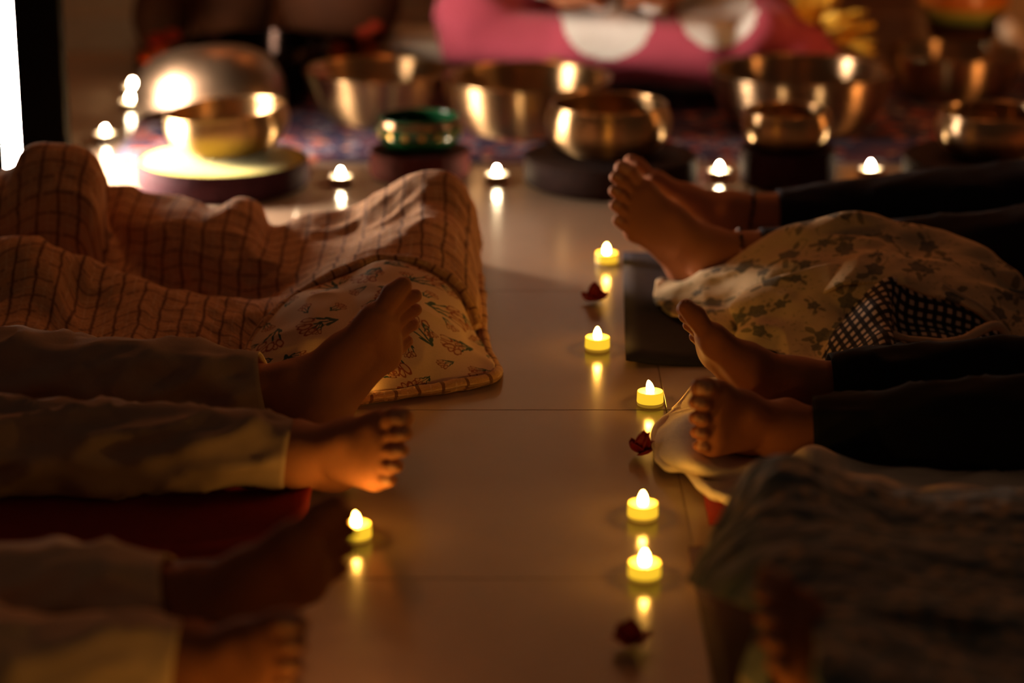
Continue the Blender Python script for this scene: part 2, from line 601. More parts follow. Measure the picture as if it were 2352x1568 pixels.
M = dict(
    tile=mat_tile(), grout=plain('grout', (0.28, 0.20, 0.14), 0.9), wall=mat_wall(),
    skirting=plain('skirting_paint', (0.55, 0.38, 0.25), 0.5),
    plaid=mat_plaid(), lining=mat_lining(), quilt=mat_quilt(), gingham=mat_gingham(), knit=mat_knit(), rug=mat_rug(),
    hem=mat_plaid('plaid_hem', (0.66, 0.35, 0.16)),
    quilt_hem=plain('quilt_binding', (0.50, 0.38, 0.27), 0.85, nscale=60),
    skin_a=mat_skin('skin_warm', (0.42, 0.175, 0.090)), skin_b=mat_skin('skin_brown', (0.33, 0.125, 0.060)),
    skin_c=mat_skin('skin_tan', (0.40, 0.165, 0.085)),
    nail=plain('nail', (0.50, 0.26, 0.17), 0.5, spec=0.2, nscale=50, bstr=0),
    linen=plain('linen_trousers', (0.37, 0.265, 0.20), 0.85, nscale=40, sheen=0.1, bstr=0.3),
    cream=plain('cream_trousers', (0.62, 0.45, 0.31), 0.85, nscale=40, sheen=0.1, bstr=0.3),
    black_cloth=plain('black_trousers', (0.012, 0.012, 0.014), 0.9, nscale=40, bstr=0.3, spec=0.2),
    navy=plain('dark_leggings', (0.016, 0.016, 0.022), 0.85, nscale=40, bstr=0.3, spec=0.2),
    shirt=plain('white_shirt', (0.78, 0.72, 0.68), 0.85, nscale=40, bstr=0.3),
    grey_shirt=plain('grey_shirt', (0.30, 0.27, 0.24), 0.85, nscale=40, bstr=0.3),
    pink=plain('pink_cotton', (0.50, 0.080, 0.130), 0.8, nscale=25, var=0.1, sheen=0.2, bstr=0.3),
    dot=plain('white_dot_cotton', (0.86, 0.82, 0.79), 0.8, nscale=40, bstr=0.2),
    hair=plain('hair', (0.02, 0.013, 0.01), 0.5, nscale=80, bstr=0.5, bdist=0.003),
    sheet=plain('cream_sheet', (0.86, 0.74, 0.58), 0.9, nscale=30, bstr=0.35, bdist=0.003),
    red_mat=plain('red_mat_foam', (0.30, 0.035, 0.022), 0.85, nscale=60, bstr=0.4),
    blue_mat=plain('blue_grey_mat_foam', (0.030, 0.028, 0.042), 0.85, nscale=60, bstr=0.4),
    plum_mat=plain('plum_mat_foam', (0.075, 0.03, 0.035), 0.85, nscale=60, bstr=0.4),
    dark_mat=plain('dark_mat_foam', (0.02, 0.03, 0.03), 0.85, nscale=60, bstr=0.4),
    brass=mat_brass('brass'), bronze=mat_brass('bronze', (0.55, 0.38, 0.22), 0.30), old=mat_brass('dull_bronze', (0.25, 0.17, 0.115), 0.40, 0.75, 0.0),
    blackmetal=mat_brass('black_metal', (0.035, 0.022, 0.018), 0.25),
    green=plain('green_enamel', (0.006, 0.055, 0.020), 0.18, nscale=20, bstr=0.0, spec=0.6),
    copper_band=mat_brass('copper_band', (0.55, 0.30, 0.17), 0.3),
    gold=mat_brass('gold_inlay', (0.85, 0.55, 0.16), 0.3),
    yellow=plain('yellow_velvet', (0.60, 0.53, 0.075), 0.9, nscale=60, bstr=0.5, sheen=0.2),
    purple=plain('purple_brocade', (0.040, 0.012, 0.020), 0.8, nscale=45, var=0.5, bstr=0.5),
    maroon=plain('maroon_brocade', (0.075, 0.018, 0.018), 0.8, nscale=45, var=0.5, bstr=0.5),
    darkbroc=plain('dark_brocade', (0.028, 0.013, 0.011), 0.8, nscale=45, var=0.6, bstr=0.5),
    black=plain('matt_black', (0.004, 0.004, 0.004), 0.85, nscale=30, bstr=0.1, spec=0.08),
    clay=plain('dark_clay', (0.085, 0.028, 0.011), 0.78, spec=0.15, nscale=20, var=0.3),
    orange=plain('marigold', (0.75, 0.17, 0.015), 0.7, nscale=60),
    redorange=plain('red_marigold', (0.52, 0.05, 0.012), 0.7, nscale=60),
    yellowpetal=plain('yellow_petal', (0.92, 0.52, 0.05), 0.6, nscale=40),
    leafgreen=plain('leaf_green', (0.06, 0.09, 0.03), 0.6, nscale=40),
    red_petal=plain('red_petal', (0.24, 0.010, 0.010), 0.6, nscale=80, var=0.4),
    stem=plain('dry_stem', (0.10, 0.05, 0.02), 0.8),
    cream_pot=plain('cream_glaze', (0.70, 0.60, 0.46), 0.35, nscale=20),
    felt=plain('cream_felt', (0.55, 0.40, 0.28), 0.95, nscale=60, bstr=0.6),
    wood=plain('mallet_wood', (0.36, 0.19, 0.09), 0.55, nscale=30),
    grey_cushion=plain('grey_cushion', (0.12, 0.095, 0.095), 0.9, nscale=40),
    alu=plain('aluminium_cup', (0.75, 0.70, 0.64), 0.32, 1.0, nscale=40),
    wax=emit('flamelit_wax', (1.0, 0.62, 0.34), 0.95, (0.9, 0.8, 0.65)),  # wax emits weakly, standing in for the flame's light on it
    wick=plain('wick', (0.02, 0.015, 0.012), 0.9),
    flame=emit('candle_flame', (1.0, 0.74, 0.42), FLAME_STRENGTH),
    led_flame=emit('led_flame', (1.0, 0.46, 0.065), LED_STRENGTH),
    led_shell=emit('led_shell', (1.0, 0.57, 0.025), 1.0, (0.7, 0.5, 0.2)),
    led_base=emit('led_base', (1.0, 0.50, 0.03), 0.22, (0.5, 0.42, 0.3)),
    added_sconce=emit('added_lamp_shade', (1.0, 0.31, 0.075), 95.0),  # glow of the wall lamps added to brighten the background
    lantern=emit('lantern_shade', (1.0, 0.42, 0.12), 34.0),
    panel=emit('lamp_diffuser', (1.0, 0.79, 0.60), PANEL_STRENGTH),
    anklet=plain('dark_beads', (0.02, 0.018, 0.016), 0.4, bstr=0),
    bead=plain('pink_beads', (0.55, 0.26, 0.22), 0.35, bstr=0),
)

# ------------------------------------------------------------------ the setting
TX0, TY0, TS, GAP = 0.211, 3.135, 0.60, 0.0014
fl = structure(link('floor', box_mesh('floor', 7.2, 6.0, 0.04, 0), M['grout']))
fl.location = (0.211, 3.135 - 0.10, -0.0215)
tile_me = box_mesh('floor_tile', TS - GAP, TS - GAP, 0.012, 0.0006, 1)
for i in range(-6, 6):
    for j in range(-5, 5):
        o = link('floor_tile', tile_me, M['tile'], fl)
        o.location = (TX0 + (i + 0.5) * TS - fl.location[0], TY0 + (j + 0.5) * TS - fl.location[1], -0.006 - fl.location[2])
        o.rotation_euler = (random.uniform(-1, 1) * 0.0007, random.uniform(-1, 1) * 0.0007, random.choice((0, pi / 2, pi, -pi / 2)))

WALLY = 5.93
wl = structure(link('wall_back', box_mesh('wall_back', 7.2, 0.12, 2.7, 0), M['wall']))
wl.location = (0.211, WALLY + 0.06, 1.35)
bb = structure(link('baseboard_back', box_mesh('baseboard_back', 7.2, 0.014, 0.09, 0.003), M['skirting']))
bb.location = (0.211, WALLY - 0.007, 0.045)

# ------------------------------------------------------------------ upright lamp at the left
LPX, LPY = -0.962, 4.66
lamp = thing('light_panel', 'low white glowing light panel behind the black post at the left edge', 'lamp', (LPX, LPY, 0), radians(97.5))
bx = link('diffuser', box_mesh('diffuser', 0.28, 0.02, 0.33, 0.004), M['panel'], lamp)
bx.location = (-0.15, 0.012, 0.200)
for z in (0.020, 0.38):
    p = link('frame_rail', box_mesh('frame_rail', 0.30, 0.05, 0.028, 0.004), M['black'], lamp)
    p.location = (-0.15, 0.034, z)
p = link('back_cover', box_mesh('back_cover', 0.30, 0.02, 0.36, 0.002), M['black'], lamp)
p.location = (-0.15, 0.045, 0.200)
for x in (-0.297, -0.003):
    p = link('frame_edge', box_mesh('frame_edge', 0.010, 0.045, 0.37, 0.003), M['black'], lamp)
    p.location = (x, 0.034, 0.200)
p = link('added_side_flap', box_mesh('added_side_flap', 0.006, 0.105, 0.40, 0.001), M['black'], lamp)  # unseen flap added to keep the panel's light off the floor beyond
p.location = (0.004, -0.035, 0.200)
post = thing('black_post', 'upright square black post at the left edge in front of the light panel', 'post', (-0.838, 4.26, 0))
p = link('post_shaft', box_mesh('post_shaft', 0.082, 0.060, 1.45, 0.004), M['black'], post)
p.location = (0, 0, 0.735)
p = link('base_plate', box_mesh('base_plate', 0.11, 0.10, 0.010, 0.003), M['black'], post)
p.location = (0, 0, 0.005)
p = link('post_cap', box_mesh('post_cap', 0.082, 0.068, 0.014, 0.003), M['black'], post)
p.location = (0, 0, 1.467)

# ------------------------------------------------------------------ wall lamps added out of view to warm the back wall
for lab, x in (('added unseen warm orange wall lamp on the back wall above the clay pots', -0.45), ('added unseen warm orange wall lamp on the back wall above the yellow flowers', 0.95)):
    t = thing('added_wall_lamp', lab, 'lamp', (x, WALLY, 2.30), 0, 'added wall lamps')
    p = link('bracket', box_mesh('bracket', 0.06, 0.02, 0.12, 0.004), M['black'], t)
    p.location = (0, -0.010, 0)
    p = link('arm', box_mesh('arm', 0.014, 0.10, 0.014, 0.003), M['black'], t)
    p.location = (0, -0.065, -0.045)
    p = link('shade', lathe_mesh('shade', [(.045, -.07), (.060, -.05), (.068, 0), (.060, .05), (.045, .07)], 32, 20), M['added_sconce'], t)
    p.location = (0, -0.115, 0.03)
    for z in (-.072, .072):
        p2 = link('shade_ring', lathe_mesh('shade_ring', [(.040, -.003), (.047, -.003), (.047, .003), (.040, .003), (.040, -.003)], 32), M['black'], t)
        p2.location = (0, -0.115, 0.03 + z)

# floor lantern standing outside the picture at the right
ln = thing('floor_lantern', 'warm glowing floor lantern outside the picture at the right', 'lamp', (1.36, 4.55, 0))
link('shade', lathe_mesh('shade', [(.055, .03), (.066, .07), (.070, .13), (.062, .20), (.045, .235)], 36, 24), M['lantern'], ln)
link('base', lathe_mesh('base', [(0, 0), (.07, 0), (.074, .012), (.066, .030), (0, .034)], 36), M['wood'], ln)
link('cap', lathe_mesh('cap', [(.047, .233), (.048, .245), (.03, .256), (.012, .262), (0, .263)], 36), M['wood'], ln)

# ------------------------------------------------------------------ yoga mats
def mat_on_floor(name, label, m, x0, x1, y0, y1, z0=0.0, thick=0.006, curl_end=None, curl=0.0, rot=0.0):
    nx, ny = 90, 12
    xs = np.linspace(x0, x1, nx)
    ys = np.linspace(y0, y1, ny)
    X, Y = np.meshgrid(xs, ys)
    Z = np.full_like(X, z0 + thick / 2)
    if curl_end == 'x1':
        s = np.clip((X - (x1 - 0.10)) / 0.10, 0, 1)
        Z = Z + curl * s ** 2 * (0.6 + 0.4 * np.sin((Y - y0) * 6))
    if curl_end == 'x0':
        s = np.clip(((x0 + 0.08) - X) / 0.08, 0, 1)
        Z = Z + curl * s ** 2 * (0.6 + 0.4 * np.cos((Y - y0) * 5))
    g = np.stack([X, Y, Z], -1)
    if rot:
        cx, cy = (x0 if curl_end == 'x0' else x1), y0
        dx, dy = g[..., 0] - cx, g[..., 1] - cy
        g[..., 0] = cx + dx * cos(rot) - dy * sin(rot)
        g[..., 1] = cy + dx * sin(rot) + dy * cos(rot)
    o = cloth(name, g, m, None, (), thick, 0.0)
    return tag(o, label, 'mat')


mat_on_floor('yoga_mat', 'red yoga mat under the linen-trousered person with the bare raised foot', M['red_mat'], -2.15, -0.245, 2.592, 3.19, curl_end='x1', curl=0.022)
mat_on_floor('yoga_mat', 'dark yoga mat in the bottom left corner under the cream trousers', M['dark_mat'], -2.3, -0.42, 1.95, 2.575)
mat_on_floor('yoga_mat', 'blue-grey yoga mat under the feet with anklets', M['blue_mat'], 0.165, 2.1, 3.335, 3.955, curl_end='x0', curl=0.008, rot=radians(-2))
mat_on_floor('yoga_mat', 'red yoga mat mostly hidden under the cream sheet', M['red_mat'], 0.236, 2.15, 2.70, 3.12)
mat_on_floor('yoga_mat', 'dark plum yoga mat under the knitted blanket', M['plum_mat'], 0.205, 2.15, 2.03, 2.62)

# ------------------------------------------------------------------ rug under the bowls
rx0, rx1, ry0, ry1 = -0.79, 1.75, 4.665, 5.62
rug = tag(link('rug', box_mesh('rug', rx1 - rx0, ry1 - ry0, 0.010, 0.003), M['rug']), 'patterned purple and red rug under the row of large bowls', 'rug')
rug.location = ((rx0 + rx1) / 2, (ry0 + ry1) / 2, 0.0052)
RUGZ = 0.0105


# ------------------------------------------------------------------ singing bowls
DEEP = [(0, 0), (.40, 0), (.62, .035), (.80, .17), (.92, .45), (.975, .75), (1.0, 1.0)]
FLARE = [(0, 0), (.44, 0), (.60, .035), (.74, .20), (.86, .50), (.95, .82), (1.0, 1.0)]
ROUND = [(0, 0), (.50, 0), (.78, .08), (1.0, .32), (1.08, .58), (1.06, .82), (1.0, 1.0)]


def bowl_mesh(name, R, h, prof, wall=0.006):
    p = np.asarray(prof, dtype=float) * np.array([R, h])
    out = catmull(p, 40)
    out[:, 0] = np.maximum(out[:, 0], 0)
    out[:, 1] = np.maximum(out[:, 1], 0)
    t = np.gradient(out, axis=0)
    n = np.stack([t[:, 1], -t[:, 0]], 1)
    n /= np.linalg.norm(n, axis=1, keepdims=True) + 1e-9
    inner = out - n * wall
    inner = inner[::-1]
    inner[:, 0] = np.maximum(inner[:, 0], 0)
    inner[-3:, 0] = np.minimum(inner[-3:, 0], out[2::-1][:3, 0])
    inner[-1] = (0, max(inner[-2][1], wall))
    lip = np.array([[out[-1, 0] + 0.0012, out[-1, 1] + 0.0005], [out[-1, 0] - wall * 0.3, out[-1, 1] + 0.0022], [inner[0, 0], out[-1, 1] + 0.0008]])
    return lathe_mesh(name, np.vstack([out, lip, inner]), 72)


def bowl(label, cx, cy, hw, Yc, z0, prof, m, tilt=(0, 0), wall=0.006, group='singing bowls'):
    rim = PY(cx, cy, Yc)
    R = hw * mpp(Yc, rim[2])
    h = rim[2] - z0
    o = link('singing_bowl', bowl_mesh('singing_bowl', R, h, prof, wall), m)
    o.location = (rim[0], Yc, z0)
    o.rotation_euler = (tilt[0], tilt[1], 0)
    return tag(o, label, 'bowl', group), R, h


def cushion(label, cx, Yc, R, h, mtop, mside, pleats=0, z0=0.0, name='round_cushion'):
    X = (cx - 1176) * mpp(Yc, h)
    t = thing(name, label, 'cushion', (X, Yc, z0), 0, 'round bowl cushions')
    side = catmull([(R * .93, 0.001), (R * .99, h * .15), (R * 1.0, h * .5), (R * .985, h * .85), (R * .95, h * .96)], 14)
    a = np.linspace(0, 2 * pi, 96, endpoint=False)
    rr = side[:, 0, None] * (1 + 0.012 * (np.cos(a * pleats) if pleats else 0 * a))
    g = np.stack([rr * np.cos(a), rr * np.sin(a), np.repeat(side[:, 1, None], 96, 1)], -1)
    uv = np.stack([np.repeat((a * R)[None], 14, 0), np.repeat(side[:, 1, None], 96, 1)], -1)
    link('side_band', mesh_from('side_band', g.reshape(-1, 3), grid_faces(14, 96, True), True, uv.reshape(-1, 2)), mside, t)
    link('top', lathe_mesh('top', [(R * .955, h * .93), (R * .95, h * .985), (R * .88, h * 1.0), (R * .6, h * 1.0), (0.0, h * .99)], 72, 20), mtop, t)
    link('base', lathe_mesh('base', [(0.0, 0.001), (R * .7, 0.001), (R * .94, 0.002)], 72), mside, t)
    b = bpy.data.meshes.new('piping')
    bm = bmesh.new()
    ring = []
    for k in range(72):
        an = 2 * pi * k / 72
        ring.append([bm.verts.new(((R * .965 + 0.0035 * cos(q)) * cos(an), (R * .965 + 0.0035 * cos(q)) * sin(an), h * .95 + 0.0035 * sin(q))) for q in np.linspace(0, 2 * pi, 8, endpoint=False)])
    for k in range(72):
        for q in range(8):
            bm.faces.new((ring[k][q], ring[k][(q + 1) % 8], ring[(k + 1) % 72][(q + 1) % 8], ring[(k + 1) % 72][q]))
    bm.to_mesh(b)
    bm.free()
    b.polygons.foreach_set('use_smooth', np.ones(len(b.polygons), dtype=bool))
    link('piping', b, mside, t)
    return t


# bowls standing on the rug
bowl('wide flared brass bowl standing right of the black bowl on the rug', 868, 160, 172, 5.04, RUGZ, FLARE, M['brass'])
bowl('large brass bowl in front of the pink-clothed person, beside the green bowl', 1210, 176, 195, 4.92, RUGZ, DEEP, M['brass'])
bowl('largest bronze bowl behind the small round bowl on a pleated cushion', 1840, 160, 208, 4.96, RUGZ, DEEP, M['bronze'])
bowl('deep dark bronze bowl at the back right under the painted pot', 2192, 116, 158, 5.30, RUGZ, DEEP, M['bronze'])
bowl('big black bowl standing behind the upturned bronze bowl', 588, 96, 170, 5.23, RUGZ, DEEP, M['blackmetal'])
# upturned bowl leaning in front of the black one
o = link('singing_bowl', bowl_mesh('singing_bowl', 0.155, 0.130, [(0, 0), (.35, .01), (.62, .07), (.85, .25), (.97, .52), (1.0, .8), (.98, 1.0)]), M['old'])
tag(o, 'large bronze bowl turned upside down and tilted, at the left behind the yellow cushion', 'bowl', 'singing bowls')
pu = PY(478, 222, 4.93)
o.rotation_euler = (radians(180 - 17), radians(-6), 0)
o.location = (pu[0], 4.93 - 0.02, 0.186)

# bowls standing on round cushions
cushion('round cushion with yellow top and dark purple side at the left', 512, 4.475, 0.164, 0.052, M['yellow'], M['purple'])
bowl('brass bowl standing on the yellow round cushion', 527, 250, 141, 4.50, 0.060, [(0, 0), (.46, 0), (.70, .07), (.90, .30), (1.02, .62), (1.0, 1.0)], M['brass'], (0, radians(-5)))
cushion('small maroon round cushion under the green bowl', 964, 4.55, 0.096, 0.055, M['maroon'], M['maroon'], 30)
cushion('broad dark patterned round cushion under the middle bowl behind the toes', 1402, 4.498, 0.165, 0.055, M['darkbroc'], M['darkbroc'])
bowl('rounded brass bowl on the broad dark cushion in the middle', 1398, 238, 134, 4.505, 0.056, ROUND, M['brass'])
cushion('small pleated purple cushion under the small round bowl', 1810, 4.50, 0.090, 0.070, M['purple'], M['purple'], 36)
bowl('small round brass bowl standing on the pleated purple cushion', 1808, 254, 97, 4.50, 0.071, ROUND, M['brass'])
cushion('dark patterned round cushion at the right edge behind the dark leggings', 2285, 4.488, 0.174, 0.055, M['darkbroc'], M['darkbroc'])
bowl('brass bowl at the right edge of the picture on a dark cushion', 2285, 256, 124, 4.495, 0.056, ROUND, M['bronze'])

# green bowl with a copper rim band and gold marks
rim = PY(962, 268, 4.55)
gz, gR = 0.056, 92 * mpp(4.55, rim[2])
gh = rim[2] - gz
gb = thing('singing_bowl', 'small green enamel bowl with copper rim and gold marks', 'bowl', (rim[0], 4.55, gz), 0, 'singing bowls')
link('bowl_body', bowl_mesh('bowl_body', gR, gh, ROUND, 0.005), M['green'], gb)
link('rim_band', lathe_mesh('rim_band', [(gR * 1.015, gh * .97), (gR * 1.035, gh * .93), (gR * 1.055, gh * .86), (gR * 1.062, gh * .80), (gR * 1.055, gh * .795)], 72), M['copper_band'], gb)
for k in range(16):
    an = 2 * pi * k / 16 + 0.1
    p = link('gold_mark', box_mesh('gold_mark', 0.010, 0.003, 0.010 + 0.004 * (k % 2), 0.0012), M['gold'], gb)
    p.location = (gR * 1.075 * cos(an), gR * 1.075 * sin(an), gh * .58)
    p.rotation_euler = (0, 0, an + pi / 2)


# ------------------------------------------------------------------ candles
def flame_mesh(name, r, h, lean=0.0):
    me = lathe_mesh(name, [(0, 0), (r * .75, h * .02), (r, h * .25), (r * .92, h * .5), (r * .64, h * .76), (r * .30, h * .94), (0.0, h)], 20, 18)
    if lean:
        for v in me.vertices:
            v.co.x += lean * (v.co.z / h) ** 2
    return me


tea_cup = lathe_mesh('cup', [(0, 0), (.0175, 0), (.0188, .001), (.019, .014), (.0196, .0152), (.0192, .0157), (.0186, .0150), (.0184, .0138)], 40)
tea_wax = lathe_mesh('wax', [(.0184, .0140), (.0176, .0147), (.010, .0143), (0, .0141)], 40)
tea_wick = lathe_mesh('wick', [(0, .013), (.0007, .0131), (.0007, .0185), (0, .0188)], 8)
tea_flame = flame_mesh('flame', .0040, .0125)


def tealight(label, px, py):
    q = G(px, py)
    t = thing('tealight_candle', label, 'candle', (q[0], q[1], 0.0), random.uniform(0, 6), 'lit tealight candles')
    t.scale = (1.12, 1.12, 1.05)
    link('cup', tea_cup, M['alu'], t)
    link('wax', tea_wax, M['wax'], t)
    link('wick', tea_wick, M['wick'], t)
    f = link('flame', tea_flame, M['flame'], t)
    f.location = (0, 0, 0.0165)


tealight('lit tealight on the floor nearest the light panel, left of the rug', 243, 323)
tealight('lit tealight second back, on the floor left of the upturned bowl', 300, 247)
tealight('farthest lit tealight, on the floor left of the upturned bowl', 306, 214)
tealight('lit tealight between the yellow cushion and the maroon cushion', 783, 422)
tealight('lit tealight between the maroon cushion and the broad dark cushion', 1141, 417)
tealight('lit tealight just left of the small pleated cushion', 1652, 409)
tealight('lit tealight right of the small pleated cushion', 1999, 405)

led_shell = lathe_mesh('shell', [(.0182, .0045), (.0185, .006), (.0181, .0185), (.0177, .0200), (.0168, .0197), (.0158, .0182), (.006, .0177), (0, .0177)], 44)
led_base = lathe_mesh('base', [(0, 0), (.0165, 0), (.0180, .0008), (.0183, .0048), (.0180, .0052)], 44)
led_flame = flame_mesh('flame', .0058, .0185)
led_flame_bent = flame_mesh('flame_bent', .0058, .0190, -0.003)


def led_candle(label, px, py, bent=False):
    q = G(px, py)
    t = thing('led_tealight', label, 'candle', (q[0], q[1], 0.0), random.uniform(0, 6) if not bent else 0.3, 'glowing yellow electric tealights')
    link('shell', led_shell, M['led_shell'], t)
    link('base', led_base, M['led_base'], t)
    f = link('flame', led_flame_bent if bent else led_flame, M['led_flame'], t)
    f.location = (0, 0, 0.0172)


led_candle('farthest glowing yellow tealight, beside the sole with anklets', 1393, 606)
led_candle('glowing yellow tealight left of the corner of the blue-grey mat', 1372, 803)
led_candle('glowing yellow tealight with bent tip beside the cream sheet corner', 1493, 929, True)
led_candle('glowing yellow tealight behind the nearest one, right of centre', 1476, 1190)
led_candle('nearest glowing yellow tealight, right of centre', 1480, 1328)
led_candle('glowing yellow tealight alone at the left beside the blurred sole', 818, 1238)

led_candle('glowing yellow tealight hidden behind the raised bare sole at the left', 792, 932)
led_candle('glowing yellow tealight just below the picture beside the knitted blanket', 1600, 1880)
led_candle('glowing yellow tealight just below the picture beside the blurred near foot', 575, 1850)


# ------------------------------------------------------------------ red flowers on the floor
def petal_mesh(name, L, W, cup, n=7, ruffle=0.0, seed=0):
    u = np.linspace(0, 1, n)
    v = np.linspace(-1, 1, n)
    U, V = np.meshgrid(u, v, indexing='ij')
    w = W * np.sin(np.clip(U * 0.93 + 0.07, 0, 1) * pi) ** 0.6
    x = L * U
    y = V * w * 0.5
    z = cup * (U ** 2) + cup * 0.5 * (V ** 2) * U + ruffle * np.sin(V * 5 + seed) * U
    g = np.stack([x, y, z], -1)
    return mesh_from(name, g.reshape(-1, 3), grid_faces(n, n))


def red_flower(label, px, py, s, seed, stem=False):
    r = random.Random(seed)
    q = G(px, py)
    t = thing('red_flower', label, 'flower', (q[0], q[1], 0.0), r.uniform(0, 6), 'red flowers dropped on the floor')
    for k in range(9):
        inner = k >= 5
        o = link('petal', petal_mesh('petal', s * (0.9 if inner else 1.05), s * 0.95, s * (0.55 if inner else 0.18), 7, s * 0.08, k), M['red_petal'], t)
        md = o.modifiers.new('thickness', 'SOLIDIFY')
        md.thickness = 0.0012
        a = 2 * pi * k / (4 if inner else 5) + r.uniform(-.3, .3)
        o.rotation_euler = (r.uniform(-.3, .3), -radians(r.uniform(38, 72) if inner else r.uniform(8, 34)), a)
        o.location = (0, 0, 0.004 + (0.003 if inner else 0))
    if stem:
        g = tube_grid([(0, 0, .003), (.03, .004, .003), (.05, -.004, .002)], [.0012, .0008], 8, 10)
        link('stalk', mesh_from('stalk', g.reshape(-1, 3), grid_faces(10, 8, True)), M['stem'], t)
    return t


red_flower('red flower with thin stalk on the floor between the two farthest yellow tealights', 1366, 694, 0.022, 3, True)
red_flower('red flower on the floor touching the cream sheet', 1473, 1046, 0.023, 5)
red_flower('nearest red flower, blurred on the floor below the nearest yellow tealight', 1449, 1488, 0.025, 8)

# ------------------------------------------------------------------ back row: pots, flowers, mallet
def pot(label, px, Y, R, h, m, name='clay_pot', z0=0.0, neck=0.55):
    X = (px - 1176) * mpp(Y, h * .5)
    t = thing(name, label, 'pot', (X, Y, z0), 0, 'clay pots by the back wall')
    link('pot_body', lathe_mesh('pot_body', [(0, 0.002), (R * .35, 0.002), (R * .72, h * .10), (R * .97, h * .32), (R, h * .50), (R * .86, h * .72), (R * neck, h * .86), (R * neck * .9, h * .90)], 56, 40), m, t)
    link('rim', lathe_mesh('rim', [(R * neck * .9, h * .89), (R * neck * .95, h * .94), (R * neck * 1.15, h), (R * neck * 1.05, h * 1.005), (R * neck * .8, h * .94), (R * neck * .78, h * .8), (R * .8, h * .5), (0, h * .1)], 56, 40), m, t)
    return t


pot('big dark brown clay pot behind the black bowl, left of the pink clothes', 785, 5.58, 0.140, 0.30, M['clay'], z0=0.055)
pot('brown clay pot behind the black bowl, between two other pots', 530, 5.66, 0.100, 0.25, M['clay'], z0=0.05)
pot('small dark clay pot at the left above the orange marigolds', 372, 5.70, 0.068, 0.18, M['clay'], z0=0.04)
for lab, px, Y, r, hh in (('flat dark wooden stand under the big clay pot', 785, 5.58, 0.10, 0.055), ('flat dark wooden stand under the middle clay pot', 530, 5.66, 0.08, 0.05), ('flat dark wooden stand under the small clay pot', 372, 5.70, 0.07, 0.04)):
    zt = 0.0105 if Y < 5.61 else 0.0
    o = link('pot_stand', lathe_mesh('pot_stand', [(0, 0), (r * .9, 0), (r, (hh - zt) * .2), (r, (hh - zt) * .85), (r * .95, hh - zt), (0, hh - zt)], 48), M['clay'])
    o.location = ((px - 1176) * mpp(Y, .15), Y, zt)
    tag(o, lab, 'stand', 'pot stands')


def marigold_mesh(r, seed):
    rr = random.Random(seed)
    vs, fs = [], []
    for k in range(70):
        z = 1 - (k + .5) / 70 * 1.5
        a = k * 2.39996
        n = Vector((math.sqrt(max(0, 1 - z * z)) * cos(a), math.sqrt(max(0, 1 - z * z)) * sin(a), z * .75))
        tx = n.cross(Vector((0, 0, 1)))
        tx = tx.normalized() if tx.length > 1e-3 else Vector((1, 0, 0))
        ty = n.cross(tx).normalized()
        c = n * r * .55
        w = r * .30
        tip = n * r * rr.uniform(.95, 1.1) + ty * r * .12
        b = len(vs)
        vs += [c - tx * w * .4, c + tx * w * .4, tip + tx * w * .6, tip - tx * w * .6]
        fs.append((b, b + 1, b + 2, b + 3))
    me = mesh_from('blossom', [tuple(v) for v in vs], fs, False)
    return me


def marigold(label, px, py, Y, r, m, seed):
    q = PY(px, py, Y)
    t = thing('marigold', label, 'flower', (q[0], Y, max(q[2], r * .7)), seed, 'orange marigold heads')
    link('blossom', marigold_mesh(r, seed), m, t)
    link('flower_core', lathe_mesh('flower_core', [(0, -r * .6), (r * .5, -r * .35), (r * .62, 0), (r * .5, r * .35), (0, r * .6)], 16, 14), m, t)


for lab, px, py, r, mm, sd in (
        ('orange marigold head lowest at the left beside the upturned bowl', 342, 132, .024, 'orange', 1),
        ('orange marigold head right of the lowest one, touching the upturned bowl', 376, 118, .022, 'orange', 2),
        ('dark red-orange marigold head above the orange ones at the left', 362, 92, .024, 'redorange', 3),
        ('dark red-orange marigold head under the small clay pot', 395, 82, .022, 'redorange', 4),
        ('orange marigold head behind the rim of the black bowl', 778, 118, .024, 'orange', 5),
        ('orange marigold head at the right foot of the big clay pot', 845, 116, .026, 'orange', 6),
        ('dark red-orange marigold head against the side of the big clay pot', 838, 76, .022, 'redorange', 7),
        ('dark red-orange marigold head nearest the cream block', 862, 62, .020, 'redorange', 8)):
    marigold(lab, px, py, 5.44, r, M[mm], sd)

# seat of the pink-clothed person: grey cushion, cream folded cloth on it
sc = thing('floor_cushion', 'flat dark grey square floor cushion under the pink-clothed person', 'cushion', (0.235, 5.60, RUGZ))
o = link('cushion_body', box_mesh('cushion_body', 1.05, 0.50, 0.05, 0.02, 3), M['grey_cushion'], sc)
o.location = (0, 0, 0.0265)
for s in (-1, 1):
    o = link('piping', box_mesh('piping', 0.98, 0.006, 0.006, 0.002), M['grey_cushion'], sc)
    o.location = (0, s * 0.250, 0.0265)
fc = thing('folded_cloth', 'cream folded cloth lying on the grey cushion, left of the pink knee', 'cloth', (-0.20, 5.58, RUGZ + 0.052))
for k in range(3):
    o = link('fold', box_mesh('fold', 0.17 - k * .004, 0.26, 0.012, 0.005, 2), M['cream_pot'], fc)
    o.location = (k * .002, 0, 0.0065 + k * 0.0125)

